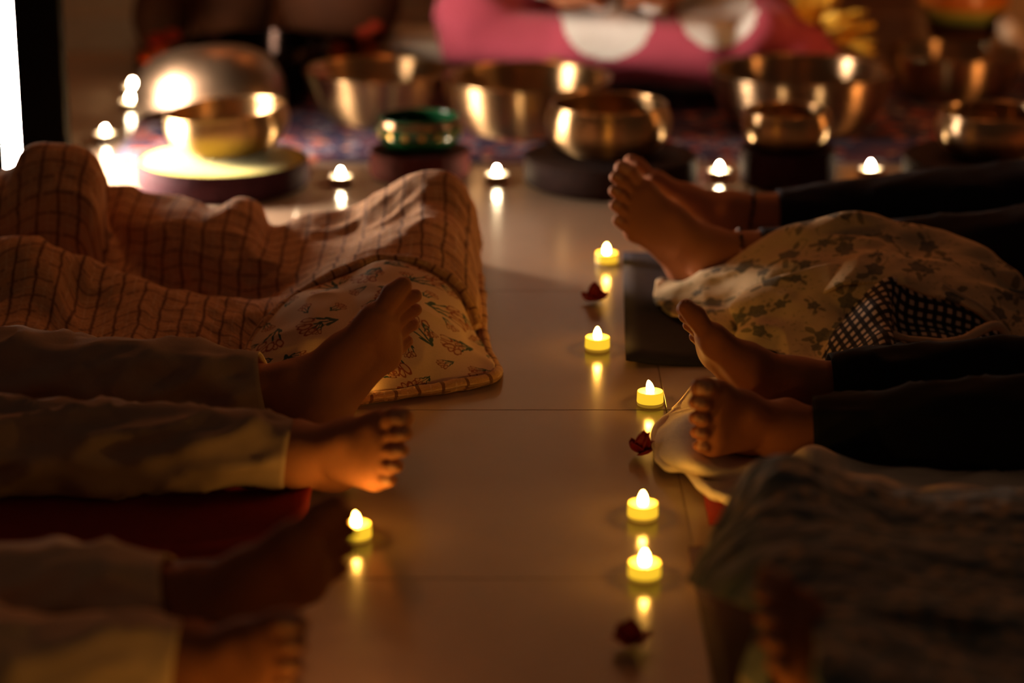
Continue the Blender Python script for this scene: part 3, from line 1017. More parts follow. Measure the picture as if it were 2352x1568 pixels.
# yellow flowers in a cream pot behind the large bronze bowl
q = PY(1892, 106, 5.30)
yb = thing('flower_pot', 'bunch of yellow flowers in a small cream pot behind the largest bowl', 'flowers', (q[0], 5.30, RUGZ))
zb = 0.075
link('pot_body', lathe_mesh('pot_body', [(0, 0), (.030, 0), (.040, .03), (.046, .06), (.044, .085), (.048, .09), (.042, .088), (.036, .06), (0, .02)], 40, 30), M['cream_pot'], yb)
rr = random.Random(4)
pm = petal_mesh('petal', 0.072, 0.040, 0.02, 8, 0.004)
for k, (px, py, a, e, s) in enumerate(((1838, 26, 2.6, .9, 1.0), (1850, 50, 2.9, .4, .9), (1862, 10, 2.0, 1.2, 1.1), (1885, 20, 1.2, 1.1, 1.2), (1872, 45, 2.2, .5, 1.0), (1905, 40, .6, .6, 1.1),
                                       (1925, 30, .3, .8, 1.0), (1935, 60, .2, .1, 1.2), (1950, 85, -.1, -.4, 1.2), (1965, 70, .1, -.2, 1.0), (1915, 70, -.5, .0, 1.0), (1860, 75, 3.0, -.3, .9),
                                       (1945, 15, .5, 1.0, .9), (1830, 60, 2.9, -.3, .8), (1895, 60, -1.2, .2, 1.0), (1980, 100, 0, -.7, .8))):
    w = PY(px, py, 5.27 + rr.uniform(-.03, .03))
    o = link('petal', pm, M['yellowpetal'], yb)
    o.location = (w[0] - q[0] - .03 * cos(a) * s, w[1] - 5.30, w[2] - RUGZ)
    o.rotation_euler = (rr.uniform(-.8, .8), -e, a)
    o.scale = (s, s, s)
    md = o.modifiers.new('thickness', 'SOLIDIFY')
    md.thickness = 0.0012
for k in range(6):
    a = k * 1.05
    g = tube_grid([(0, 0, .04), (.012 * cos(a), .012 * sin(a), .10), (.045 * cos(a), .03 * sin(a), .165 + .02 * (k % 2))], [.002, .0015], 8, 12)
    link('stem', mesh_from('stem', g.reshape(-1, 3), grid_faces(12, 8, True)), M['leafgreen'], yb)

# painted pot at the back right, on a small stand
mpot, tp, bp = new_mat('painted_bands', (0.5, 0.2, 0.05), 0.3, 0, 0.5)
_, _, zz = sep(tp, coords(tp, 'Object'))
wv = (noise(tp, coords(tp, 'Object'), 30.0, 2.0) - 0.5) * 0.006
zz = zz + wv
cc = mixc(tp, zz.gt(0.018), (0.012, 0.03, 0.035), (0.20, 0.23, 0.045))
cc = mixc(tp, zz.gt(0.036), cc, (0.42, 0.33, 0.07))
cc = mixc(tp, zz.gt(0.050), cc, (0.60, 0.17, 0.02))
cc = mixc(tp, zz.gt(0.11), cc, (0.35, 0.04, 0.03))
tp.links.new(cc, bp.inputs['Base Color'])
base = PY(2212, 56, 5.52)
pz = base[2] - 0.004
X = base[0]
t = thing('painted_pot', 'round painted pot with orange, green and dark bands at the top right', 'pot', (X, 5.52, pz))
link('pot_body', lathe_mesh('pot_body', [(0, 0), (.060, 0), (.082, .012), (.098, .040), (.103, .075), (.094, .115), (.070, .145), (.058, .155)], 56, 44), mpot, t)
link('rim', lathe_mesh('rim', [(.057, .153), (.060, .160), (.066, .166), (.060, .168), (.050, .160), (.048, .150), (.08, .09), (0, .02)], 56, 36), mpot, t)
o = link('pot_stand', lathe_mesh('pot_stand', [(0, 0), (.085, 0), (.09, .01), (.075, .03), (.07, pz - RUGZ - .02), (.085, pz - RUGZ - .006), (.085, pz - RUGZ), (0, pz - RUGZ)], 48), M['clay'])
o.location = (X, 5.52, RUGZ)
tag(o, 'dark turned wooden stand under the painted pot', 'stand', 'pot stands')

# padded mallet leaning on the bowl at the back right
p0, p1 = PY(2318, 66, 5.40), np.array([G(2368, 225, 0.016)[0] + 0.07, 5.22, 0.020])
ax = Vector(p1 - p0)
ml = thing('bowl_mallet', 'padded cream mallet leaning against the bowl at the back right', 'mallet', tuple(p0))
ml.rotation_mode = 'QUATERNION'
ml.rotation_quaternion = Vector((0, 0, -1)).rotation_difference(ax.normalized())
link('felt_head', lathe_mesh('felt_head', [(0, .030), (.018, .026), (.026, .010), (.026, -.018), (.018, -.032), (0, -.036)], 32, 24), M['felt'], ml)
link('handle', lathe_mesh('handle', [(0, -.03), (.008, -.031), (.0075, -.12), (.009, -ax.length + .01), (.006, -ax.length), (0, -ax.length)], 20, 30), M['wood'], ml)


# ------------------------------------------------------------------ bodies: blended volumes turned into one surface
class Body:
    def __init__(s, xs, ys, zs):
        s.xs, s.ys, s.zs = [np.asarray(a, dtype=np.float32) for a in (xs, ys, zs)]
        s.v = np.full((len(xs), len(ys), len(zs)), 0.5, dtype=np.float32)

    def _sl(s, lo, hi):
        r = []
        for a, l, h in zip((s.xs, s.ys, s.zs), lo, hi):
            i, j = np.searchsorted(a, l), np.searchsorted(a, h)
            r.append(slice(max(0, i - 1), min(len(a), j + 1)))
        return tuple(r)

    def _blend(s, sl, d, k, sub=False):
        a = s.v[sl]
        if sub:
            d = -d
            h = np.clip(0.5 - 0.5 * (a - d) / k, 0, 1)
            s.v[sl] = a * (1 - h) + d * h + k * h * (1 - h)
            return
        h = np.clip(0.5 + 0.5 * (a - d) / k, 0, 1)
        s.v[sl] = a * (1 - h) + d * h - k * h * (1 - h)

    def cone(s, a, b, ra, rb, k=0.012, sub=False):
        a, b = np.asarray(a, float), np.asarray(b, float)
        m = max(ra, rb) + k + 0.02
        sl = s._sl(np.minimum(a, b) - m, np.maximum(a, b) + m)
        X, Y, Z = s.xs[sl[0]][:, None, None], s.ys[sl[1]][None, :, None], s.zs[sl[2]][None, None, :]
        ab = b - a
        L = max(float(ab @ ab), 1e-12)
        t = np.clip(((X - a[0]) * ab[0] + (Y - a[1]) * ab[1] + (Z - a[2]) * ab[2]) / L, 0, 1)
        d = np.sqrt((X - a[0] - t * ab[0]) ** 2 + (Y - a[1] - t * ab[1]) ** 2 + (Z - a[2] - t * ab[2]) ** 2) - (ra + (rb - ra) * t)
        s._blend(sl, d, k, sub)

    def ell(s, c, R, k=0.012, rot=None, sub=False):
        c, R = np.asarray(c, float), np.asarray(R, float)
        m = R.max() + k + 0.02
        sl = s._sl(c - m, c + m)
        X, Y, Z = s.xs[sl[0]][:, None, None] - c[0], s.ys[sl[1]][None, :, None] - c[1], s.zs[sl[2]][None, None, :] - c[2]
        if rot is not None:
            X, Y, Z = [rot[i, 0] * X + rot[i, 1] * Y + rot[i, 2] * Z for i in range(3)]
        k0 = np.sqrt((X / R[0]) ** 2 + (Y / R[1]) ** 2 + (Z / R[2]) ** 2)
        k1 = np.sqrt((X / R[0] ** 2) ** 2 + (Y / R[1] ** 2) ** 2 + (Z / R[2] ** 2) ** 2) + 1e-6
        s._blend(sl, k0 * (k0 - 1) / k1, k, sub)

    def floor(s, z):
        s.v = np.maximum(s.v, z - s.zs[None, None, :])

    def wrinkle(s, amp, scale):
        X, Y, Z = np.meshgrid(s.xs, s.ys, s.zs, indexing='ij')
        near = np.abs(s.v) < 0.03
        p = np.stack([X[near], Y[near], Z[near]], -1)
        s.v[near] += amp * vnoise(p * np.asarray(scale))

    def surface(s):
        v = s.v
        nx, ny, nz = v.shape
        inside = v < 0
        c = np.zeros((nx - 1, ny - 1, nz - 1), dtype=np.int8)
        for a in (0, 1):
            for b in (0, 1):
                for d in (0, 1):
                    c += inside[a:nx - 1 + a, b:ny - 1 + b, d:nz - 1 + d]
        act = (c > 0) & (c < 8)
        I = np.argwhere(act)
        idx = np.full(act.shape, -1, dtype=np.int32)
        idx[act] = np.arange(len(I))
        cor = [(0, 0, 0), (1, 0, 0), (0, 1, 0), (1, 1, 0), (0, 0, 1), (1, 0, 1), (0, 1, 1), (1, 1, 1)]
        vals = [v[I[:, 0] + a, I[:, 1] + b, I[:, 2] + d] for a, b, d in cor]
        pos = np.zeros((len(I), 3))
        cnt = np.zeros(len(I))
        for p in range(8):
            for ax in range(3):
                if cor[p][ax] == 0:
                    q = p + (1, 2, 4)[ax]
                    va, vb = vals[p], vals[q]
                    cr = (va < 0) != (vb < 0)
                    t = np.where(cr, va / np.where(cr, va - vb, 1), 0)
                    f = np.tile(np.array(cor[p], float), (len(I), 1))
                    f[:, ax] += t
                    pos += f * cr[:, None]
                    cnt += cr
        pos /= cnt[:, None]
        P = np.empty_like(pos)
        for k, a in enumerate((s.xs, s.ys, s.zs)):
            P[:, k] = a[I[:, k]] + pos[:, k] * (a[I[:, k] + 1] - a[I[:, k]])
        F = []
        for ax in range(3):
            b, d = (ax + 1) % 3, (ax + 2) % 3
            lo, hi = [slice(None)] * 3, [slice(None)] * 3
            lo[ax], hi[ax] = slice(0, -1), slice(1, None)
            cr = inside[tuple(lo)] != inside[tuple(hi)]
            E_ = np.argwhere(cr)
            ok = (E_[:, b] > 0) & (E_[:, d] > 0) & (E_[:, b] < v.shape[b] - 1) & (E_[:, d] < v.shape[d] - 1)
            E_ = E_[ok]
            fl_ = inside[tuple(E_.T)]
            q = []
            for ob, od in ((-1, -1), (0, -1), (0, 0), (-1, 0)):
                e = E_.copy()
                e[:, b] += ob
                e[:, d] += od
                q.append(idx[tuple(e.T)])
            q = np.stack(q, 1)
            q[~fl_] = q[~fl_][:, ::-1]
            F.append(q)
        return P.astype(np.float32), np.vstack(F)


def smooth_pass(P, F, n=1, lam=0.5):
    e = np.concatenate([F[:, [0, 1]], F[:, [1, 2]], F[:, [2, 3]], F[:, [3, 0]]])
    for _ in range(n):
        S = np.zeros_like(P)
        Cn = np.zeros(len(P), dtype=np.float32)
        np.add.at(S, e[:, 0], P[e[:, 1]])
        np.add.at(Cn, e[:, 0], 1)
        P = P * (1 - lam) + lam * S / Cn[:, None]
    return P


A = np.array


def unit(v):
    v = np.asarray(v, float)
    return v / np.linalg.norm(v)


class Foot:
    """a foot placed by its ankle, its toe direction and its instep direction; side +1 right, -1 left"""
    def __init__(s, ankle, toe, instep, side, L=0.245, spread=1.0, curl=0.0):
        s.t = unit(toe)
        d = np.asarray(instep, float)
        s.d = unit(d - (d @ s.t) * s.t)
        s.m = np.cross(s.d, s.t) * side
        s.k = L / 0.245
        s.a = np.asarray(ankle, float)
        s.spread, s.curl = spread, curl

    def w(s, x, y, z):
        k = s.k
        return s.a + k * ((x - 0.055) * s.t + y * s.m + (z - 0.085) * s.d)

    def add(s, B, knee, ra=0.034, rk=0.040):
        k = s.k
        w = s.w
        c = lambda a, b, ra_, rb_, kk=0.014: B.cone(w(*a), w(*b), ra_ * k, rb_ * k, kk)
        kn = np.asarray(knee, float)
        an = w(.052, 0, .088)
        calf = an * .55 + kn * .45
        calf[2] -= 0.004
        B.cone(an, calf, ra * k * .98, rk, 0.02)
        B.cone(calf, kn, rk, rk * 1.02, 0.02)
        # Achilles tendon, heel, instep
        c((.030, 0, .030), (.018, 0, .075), .029, .018, .02)
        c((.030, 0, .030), (.055, 0, .085), .031, .034, .02)
        c((.034, -.004, .026), (.045, .003, .026), .027, .026, .02)
        c((.060, 0, .072), (.125, .010, .047), .034, .024, .025)
        c((.045, -.010, .026), (.160, -.026, .017), .024, .0165, .02)
        c((.055, .010, .040), (.115, .018, .040), .022, .022, .02)
        B.ell(w(.057, .029, .083), np.array([.014, .012, .014]) * k, .012)
        B.ell(w(.047, -.031, .074), np.array([.013, .012, .014]) * k, .012)
        # metatarsals
        base = (.105, .005, .043)
        for x, y, z, r in ((.176, .026, .0215, .0215), (.184, .008, .019, .0165), (.177, -.009, .018, .016), (.167, -.024, .0165, .015), (.153, -.036, .015, .0145)):
            c((base[0], base[1] + y * .45, base[2] - abs(y) * .12), (x, y, z), .021, r, .014)
        c((.165, .020, .016), (.150, -.032, .014), .014, .012, .012)
        # toes
        sp, cu = s.spread, s.curl
        toes = (((.182, .027, .0185, .0135), (.214, .0295, .0175, .0148), (.231, .0275, .0145, .0125)),
                ((.188, .0085, .018, .0098), (.218, .0090, .0175, .0096), (.232, .0085, .011, .0090)),
                ((.181, -.0085, .017, .0094), (.208, -.0095, .016, .0092), (.221, -.0100, .0098, .0086)),
                ((.171, -.0240, .016, .0090), (.195, -.0265, .0145, .0088), (.207, -.0270, .0092, .0082)),
                ((.157, -.0365, .0145, .0088), (.178, -.0415, .0125, .0086), (.188, -.0420, .0088, .0078)))
        s.nails = []
        for i, (p, q, r) in enumerate(toes):
            f = lambda v: (v[0], v[1] * (1 + (sp - 1) * max(0, (v[0] - .15) / .08)), v[2] - cu * max(0, v[0] - .19) * (0.3 if i == 0 else 1))
            p3, q3, r3 = f(p), f(q), f(r)
            c(p3, q3, p[3], q[3], .0028)
            c(q3, r3, q[3], r[3], .0028)
            nr = r[3] * (0.80 if i == 0 else .72)
            s.nails.append((w(r3[0] + r[3] * .25, r3[1], r3[2] + r[3] * .80), nr * k))


def nail_faces(me, feet, P, F):
    cen = P[F].mean(1)
    mi = np.zeros(len(F), dtype=np.int32)
    for ft in feet:
        for c, r in ft.nails:
            dv = cen - c
            sel = (np.abs(dv @ ft.t) < r * .95) & (np.abs(dv @ ft.m) < r * .85) & (np.abs(dv @ ft.d) < r * .9)
            mi[sel] = 1
    me.polygons.foreach_set('material_index', mi)


def axis(lo, hi, fine_lo, fine_hi, h, H):
    a = [np.arange(fine_lo, fine_hi, h)]
    if lo < fine_lo:
        a.insert(0, np.arange(lo, fine_lo - h * .5, H))
    if hi > fine_hi:
        a.append(np.arange(a[-1][-1] + h, hi, H))
    return np.concatenate(a)


def trouser_leg(cuff, knee, hip, rc, rk, rh, seed, wr=0.006, slant=0.0, n=110, seg=48, floor_z=0.009, cuff_dir=None, flat=0.85):
    cuff, knee, hip = [np.asarray(a, float) for a in (cuff, knee, hip)]
    mid = cuff * .52 + knee * .48
    g = tube_grid([cuff, mid, knee, knee * .5 + hip * .5, hip], [rc, rc * 1.06 * .5 + rk * .5, rk, rk * .45 + rh * .55, rh], seg, n)
    ax = unit(hip - cuff)
    if slant:
        f = np.linspace(1, 0, n)[:, None] ** 3
        s = (g - g.mean(1, keepdims=True))
        g = g + (f * (s[..., 2] * slant))[..., None] * ax
    c = g.mean(1, keepdims=True)
    nrm = g - c
    nrm /= np.linalg.norm(nrm, axis=2, keepdims=True) + 1e-9
    su = np.linspace(0, np.linalg.norm(hip - cuff), n)[:, None] + 0 * g[..., 0]
    ang = np.linspace(0, 2 * pi, seg, endpoint=False)[None] + 0 * g[..., 0]
    ca, sa = np.cos(ang), np.sin(ang)
    p = np.stack([su * 11 + sa * .9 + seed, ca * 1.5 + su * 4, sa * 1.5 + seed], -1)
    p2 = np.stack([su * 24 + ca * 1.3 + seed, ca * 2.4 - su * 9, sa * 2.4 + seed * 2], -1)
    env = np.clip(su / 0.03, 0.25, 1)
    w = (1 - 2.4 * np.sqrt(np.abs(vnoise(p)))) * wr + vnoise(p2) * wr * .6 + .35 * wr
    g = g + nrm * (w * env)[..., None]
    z = g[..., 2]
    g[..., 2] = np.where(z < floor_z, floor_z + (z - floor_z) * 0.03, z)
    uv = np.stack([su, ang * rk], -1)
    return g, uv


def trousers(name, legs, hips, m, parent, pelvis_r=(0.20, 0.185, 0.112)):
    """two trouser legs, joined at the seat, as one garment"""
    V, F, U, off = [], [], [], 0
    for g, uv in legs:
        n, seg = g.shape[:2]
        V.append(g.reshape(-1, 3))
        U.append(uv.reshape(-1, 2))
        F.append(grid_faces(n, seg, True) + off)
        off += n * seg
    # seat
    c = np.mean(hips, axis=0)
    th = np.linspace(0.02, pi - 0.02, 18)
    ph = np.linspace(0, 2 * pi, 36, endpoint=False)
    g = np.stack([c[0] + pelvis_r[0] * np.sin(th)[:, None] * np.cos(ph), c[1] + pelvis_r[1] * np.sin(th)[:, None] * np.sin(ph), np.maximum(c[2] + pelvis_r[2] * np.cos(th)[:, None] + 0 * ph, 0.009)], -1)
    V.append(g.reshape(-1, 3))
    U.append(np.zeros((18 * 36, 2)))
    F.append(grid_faces(18, 36, True) + off)
    me = mesh_from(name, np.vstack(V), np.vstack(F), True, np.vstack(U))
    o = link(name, me, m, parent)
    md = o.modifiers.new('thickness', 'SOLIDIFY')
    md.thickness = 0.0022
    md.offset = -1
    return o


def lying_person(label, hd, feet, knees, hips, skin, trouser_mat, cuffs, shirt_mat, fine, group=None, hidden=False, h=0.0028):
    """hd = -1 head towards -x, +1 towards +x; feet, knees, hips, cuffs for (near, far) leg"""
    hipc = np.mean(hips, axis=0)
    base = (hipc[0], hipc[1], 0.0)
    t = thing('person', label, 'person', base, 0, group)
    hx = lambda d: hipc[0] + hd * d
    xe = hx(0.98)
    lo, hi = (min(xe, fine[0]), fine[1]) if hd < 0 else (fine[0], max(xe, fine[1]))
    ys = [p[1] for p in (feet[0].a, feet[1].a)]
    B = Body(axis(lo, hi, fine[0], fine[1], h, 0.013), axis(hipc[1] - .32, hipc[1] + .32, min(ys) - .15, max(ys) + .16, h, 0.012), np.arange(-0.01, 0.30, h))
    for ft, kn, hp in zip(feet, knees, hips):
        ft.add(B, kn)
        B.cone(kn, hp, .041, .066, .02)
    cy = hipc[1]
    # trunk, neck, head, arms
    B.ell((hx(.01), cy, .10), (.11, .145, .08), .03)
    B.ell((hx(.22), cy, .10), (.22, .14, .088), .05)
    B.ell((hx(.38), cy, .108), (.17, .165, .098), .05)
    B.cone((hx(.46), cy - .15, .10), (hx(.46), cy + .15, .10), .05, .05, .04)
    B.cone((hx(.50), cy, .10), (hx(.60), cy, .095), .052, .050, .03)
    B.ell((hx(.70), cy, .095), (.115, .078, .095), .02)
    B.ell((hx(.62), cy, .135), (.05, .055, .045), .02)
    B.cone((hx(.70), cy, .185), (hx(.665), cy, .203), .011, .014, .012)
    for sgn in (-1, 1):
        B.ell((hx(.70), cy + sgn * .080, .085), (.030, .008, .018), .006)
        B.ell((hx(.715), cy + sgn * .032, .180), (.012, .016, .006), .006)
        s0, e0, w0 = (hx(.44), cy + sgn * .185, .085), (hx(.16), cy + sgn * .245, .055), (hx(-.08), cy + sgn * .255, .045)
        B.cone(s0, e0, .046, .038, .03)
        B.cone(e0, w0, .037, .026, .02)
        B.ell((hx(-.13), cy + sgn * .255, .035), (.045, .038, .016), .012)
        for f in range(4):
            B.cone((hx(-.165), cy + sgn * (.235 + f * .016), .032), (hx(-.225 + .008 * abs(f - 1.3)), cy + sgn * (.232 + f * .018), .022), .0085, .007, .003)
        B.cone((hx(-.115), cy + sgn * .225, .034), (hx(-.165), cy + sgn * .205, .028), .010, .008, .004)
    B.ell((hx(.625), cy, .182), (.008, .024, .006), .004)
    B.floor(0.007)
    P, F = B.surface()
    P = smooth_pass(P, F, 1, .5)
    P = P - np.array(base, dtype=np.float32)
    me = mesh_from('body', P, F)
    link('body', me, [skin, M['nail']], t)
    for ft in feet:
        ft.nails = [(c - np.array(base), r) for c, r in ft.nails]
    nail_faces(me, feet, P, F)
    # clothing
    bs = np.array(base)
    legs = []
    for kk, (cf, kn, hp) in enumerate(zip(cuffs, knees, hips)):
        an = feet[kk].w(.052, 0, .088)
        u_ = (cf['at'][0] - an[0]) / (kn[0] - an[0])
        cf['at'] = an + (kn - an) * u_ + A((0, 0, cf.get('dz', 0.0)))
        g, uv = trouser_leg(cf['at'], cf.get('knee', kn), hp, cf['r'], cf.get('rk', .060), .095, cf.get('seed', 1.3 + kk * 5), cf.get('wr', .006), cf.get('slant', 0.0))
        legs.append((g - bs, uv))
    trousers('trousers', legs, [np.array(hp) - bs for hp in hips], trouser_mat, t)
    S = Body(np.arange(min(hx(-.05), hx(.55)) - .03, max(hx(-.05), hx(.55)) + .03, .011), np.arange(cy - .33, cy + .33, .011), np.arange(-.01, .26, .011))
    S.ell((hx(.02), cy, .10), (.14, .165, .10), .03)
    S.ell((hx(.22), cy, .10), (.22, .15, .10), .05)
    S.ell((hx(.38), cy, .108), (.17, .175, .108), .05)
    for sgn in (-1, 1):
        S.cone((hx(.45), cy + sgn * .16, .09), (hx(.22), cy + sgn * .232, .062), .058, .052, .03)
    S.wrinkle(.006, (14, 14, 14))
    S.floor(0.0072)
    P2, F2 = S.surface()
    link('shirt', mesh_from('shirt', P2 - bs.astype(np.float32), F2), shirt_mat, t)
    th = np.linspace(0.05, 2.2, 14)
    ph = np.linspace(0, 2 * pi, 32, endpoint=False)
    g = np.stack([hd * (.715 + .118 * np.cos(th)[:, None] + 0 * ph), .086 * np.sin(th)[:, None] * np.cos(ph), np.clip(.088 + .10 * np.sin(th)[:, None] * np.sin(ph), .008, .088 + .085 * np.clip(np.cos(th)[:, None] * 1.6 + .1, 0, 1))], -1)
    link('hair', mesh_from('hair', g.reshape(-1, 3), grid_faces(14, 32, True)), M['hair'], t)
    for sgn in (-1, 1):
        o = link('eye', lathe_mesh('eye', [(0, -.003), (.010, -.001), (.013, .001), (.008, .0035), (0, .0045)], 16), M['hair'], t)
        o.location = (hd * .712, sgn * .032, .1845)
        o.scale = (.45, 1.0, 1.0)
    return t


# ------------------------------------------------------------------ the people lying on the left
A = np.array
lying_person('person lying left in pale linen trousers, bare sole raised beside the floral lining', -1,
    [Foot(PY(678, 1044, 2.784), (0.432, -0.789, 0.437), (-0.900, -0.351, 0.258), +1, 0.240),
     Foot(PY(680, 894, 3.034), (0.520, 0.500, 0.700), (-0.784, 0.604, 0.146), -1, 0.250, 1.05, 0.25)],
    [A((-0.72, 2.800, 0.066)), A((-0.72, 3.035, 0.075))], [A((-1.13, 2.815, 0.10)), A((-1.13, 2.985, 0.10))],
    M['skin_a'], M['linen'],
    [dict(at=PY(664, 1048, 2.783), r=.0405, rk=.062, seed=2.3, wr=.010, slant=-.12),
     dict(at=PY(612, 903, 3.028), r=.0475, rk=.064, seed=9.1, wr=.010, slant=.22)],
    M['grey_shirt'], (-0.36, 0.02))
lying_person('person lying in the blurred bottom left corner in cream trousers', -1,
    [Foot(PY(433, 1525, 2.184), (0.297, -0.833, 0.466), (-0.954, -0.243, 0.173), +1, 0.240),
     Foot(PY(437, 1378, 2.308), (0.700, 0.230, 0.660), (-0.52, 0.74, 0.30), -1, 0.250)],
    [A((-0.75, 2.175, 0.066)), A((-0.76, 2.34, 0.072))], [A((-1.16, 2.17, 0.10)), A((-1.16, 2.34, 0.10))],
    M['skin_b'], M['cream'],
    [dict(at=PY(405, 1552, 2.18), r=.041, rk=.060, seed=4.7, wr=.009, slant=-.1),
     dict(at=PY(402, 1390, 2.305), r=.046, rk=.060, seed=6.2, wr=.009, slant=.25)],
    M['grey_shirt'], (-0.40, -0.10))
# ------------------------------------------------------------------ the people lying on the right
F1 = [Foot(PY(1632, 579, 3.715), (-0.572, -0.310, 0.760), (0.709, -0.652, 0.268), -1, 0.250),
      Foot(PY(1677, 490, 3.944), (-0.640, 0.463, 0.612), (0.786, 0.266, 0.558), +1, 0.240)]
pr1 = lying_person('person lying right with anklets and dark leggings, beside the rose-print quilt', 1,
    F1,
    [A((0.72, 3.72, 0.072)), A((0.775, 3.95, 0.080))], [A((1.15, 3.74, 0.10)), A((1.15, 3.92, 0.10))],
    M['skin_c'], M['navy'],
    [dict(at=PY(1745, 572, 3.716), r=.0375, rk=.058, seed=3.3, wr=.003),
     dict(at=PY(1785, 520, 3.942), r=.0375, rk=.076, seed=5.1, wr=.003)],
    M['black_cloth'], (0.10, 0.47))
lying_person('person lying right in black trousers with feet on the cream sheet', 1,
    [Foot(PY(1807, 992, 2.906), (-0.366, -0.829, 0.424), (0.914, -0.406, 0.05), -1, 0.235),
     Foot(PY(1832, 885, 3.035), (-0.56, 0.22, 0.80), (0.8, 0.2, 0.5), +1, 0.235)],
    [A((0.76, 2.865, 0.075)), A((0.80, 3.045, 0.075))], [A((1.17, 2.87, 0.10)), A((1.17, 3.04, 0.10))],
    M['skin_b'], M['black_cloth'],
    [dict(at=PY(1868, 1010, 2.902), r=.043, rk=.068, seed=1.3, wr=.005),
     dict(at=PY(1902, 925, 3.038), r=.040, rk=.062, seed=8.1, wr=.005)],
    M['black_cloth'], (0.17, 0.47))
lying_person('person lying bottom right under the blue-grey knitted blanket', 1,
    [Foot(A((0.372, 2.11, 0.062)), (-.42, -.38, .68), (.8, -.4, .3), -1, 0.235),
     Foot(A((0.420, 2.34, 0.062)), (-.55, .20, .62), (.7, .2, .5), +1, 0.235)],
    [A((0.80, 2.12, 0.058)), A((0.81, 2.33, 0.058))], [A((1.20, 2.14, 0.09)), A((1.20, 2.31, 0.09))],
    M['skin_b'], M['linen'],
    [dict(at=A((0.47, 2.105, 0.052)), r=.041, rk=.052, seed=1.9, wr=.004),
     dict(at=A((0.49, 2.34, 0.052)), r=.041, rk=.052, seed=8.8, wr=.004)],
    M['grey_shirt'], (0.20, 0.45))


def anklet(label, c, ax, r, m, bead_m=None, n=30):
    ax = Vector(ax).normalized()
    q = Vector((0, 0, 1)).rotation_difference(ax)
    bm = bmesh.new()
    for k in range(n):
        a = 2 * pi * k / n
        p = Vector((r * cos(a), r * sin(a), 0.0008 * sin(5 * a)))
        s = 0.0036 if k % 3 else 0.0046
        mt = Matrix.LocRotScale(q @ p, q, (s, s, s * .8))
        bmesh.ops.create_icosphere(bm, subdivisions=1, radius=1.0, matrix=mt)
    me = bpy.data.meshes.new('anklet')
    bm.to_mesh(me)
    bm.free()
    me.materials.append(m)
    if bead_m:
        me.materials.append(bead_m)
        for f in me.polygons:
            f.material_index = 1 if (f.index // 20) % 4 == 1 else 0
    o = link('anklet', me, None, pr1)
    o.location = Vector(c) - pr1.location
    o['label'] = label
    return o


def on_leg(i, kn, px, Y):
    an = F1[i].w(.052, 0, .088)
    return an + (kn - an) * ((PY(px, 550, Y)[0] - an[0]) / (kn[0] - an[0]))


anklet('anklet of dark and pink beads', on_leg(0, A((0.72, 3.72, 0.072)), 1692, 3.716), (1, 0.05, -0.12), .0385, M['anklet'], M['bead'])
anklet('thin black cord anklet', on_leg(1, A((0.775, 3.95, 0.080)), 1722, 3.943), (1, -0.05, -0.12), .0370, M['anklet'])

# ------------------------------------------------------------------ seated person in pink with white dots
SX = 0.225
sp = thing('person', 'person sitting cross-legged in pink clothes with white dots behind the bowls', 'person', (SX, 5.55, 0.0))
base = A((SX, 5.55, 0.0))
B = Body(np.arange(SX - .50, SX + .54, .008), np.arange(5.02, 5.80, .008), np.arange(.0, 1.06, .008))
kl, kr = A((-0.085, 5.28, .165)), A((0.545, 5.37, .150))
B.cone((SX - .10, 5.56, .17), kl, .085, .060, .04)
B.cone((SX + .10, 5.56, .17), kr, .085, .060, .04)
B.cone(kl, (0.36, 5.20, .100), .050, .035, .03)
B.cone(kr, (0.10, 5.20, .105), .050, .035, .03)
B.ell((SX, 5.60, .19), (.17, .14, .12), .04)
B.ell((SX, 5.60, .40), (.15, .10, .22), .06)
B.ell((SX, 5.60, .55), (.17, .10, .14), .05)
B.cone((SX, 5.60, .64), (SX, 5.59, .72), .052, .050, .03)
B.ell((SX, 5.585, .83), (.078, .095, .115), .02)
B.ell((SX, 5.545, .765), (.050, .050, .048), .02)
B.cone((SX, 5.50, .84), (SX, 5.482, .810), .010, .014, .012)
B.ell((SX, 5.502, .775), (.024, .008, .008), .005)
for s in (-1, 1):
    B.ell((SX + s * .078, 5.60, .825), (.008, .020, .030), .006)
    B.ell((SX + s * .032, 5.500, .850), (.016, .008, .011), .006)
    sh, el, wr_ = A((SX + s * .18, 5.60, .60)), A((SX + s * .25, 5.50, .36)), A((SX + s * .13, 5.30, .245))
    B.cone(sh, el, .048, .038, .03)
    B.cone(el, wr_, .037, .027, .02)
    hd_ = wr_ + A((-s * .035, -.045, -.012))
    B.ell(hd_, (.045, .045, .020), .015)
    for f in range(4):
        B.cone(hd_ + A((-s * (.02 + f * .012), -.022 + f * .012, 0)), hd_ + A((-s * (.065 + f * .006), -.045 + f * .018, -.012)), .010, .008, .004)
    B.cone(hd_ + A((-s * .01, -.03, .008)), hd_ + A((-s * .04, -.06, .012)), .011, .009, .004)
P, F = B.surface()
link('body', mesh_from('body', smooth_pass(P, F, 2) - base.astype(np.float32), F), M['skin_b'], sp)
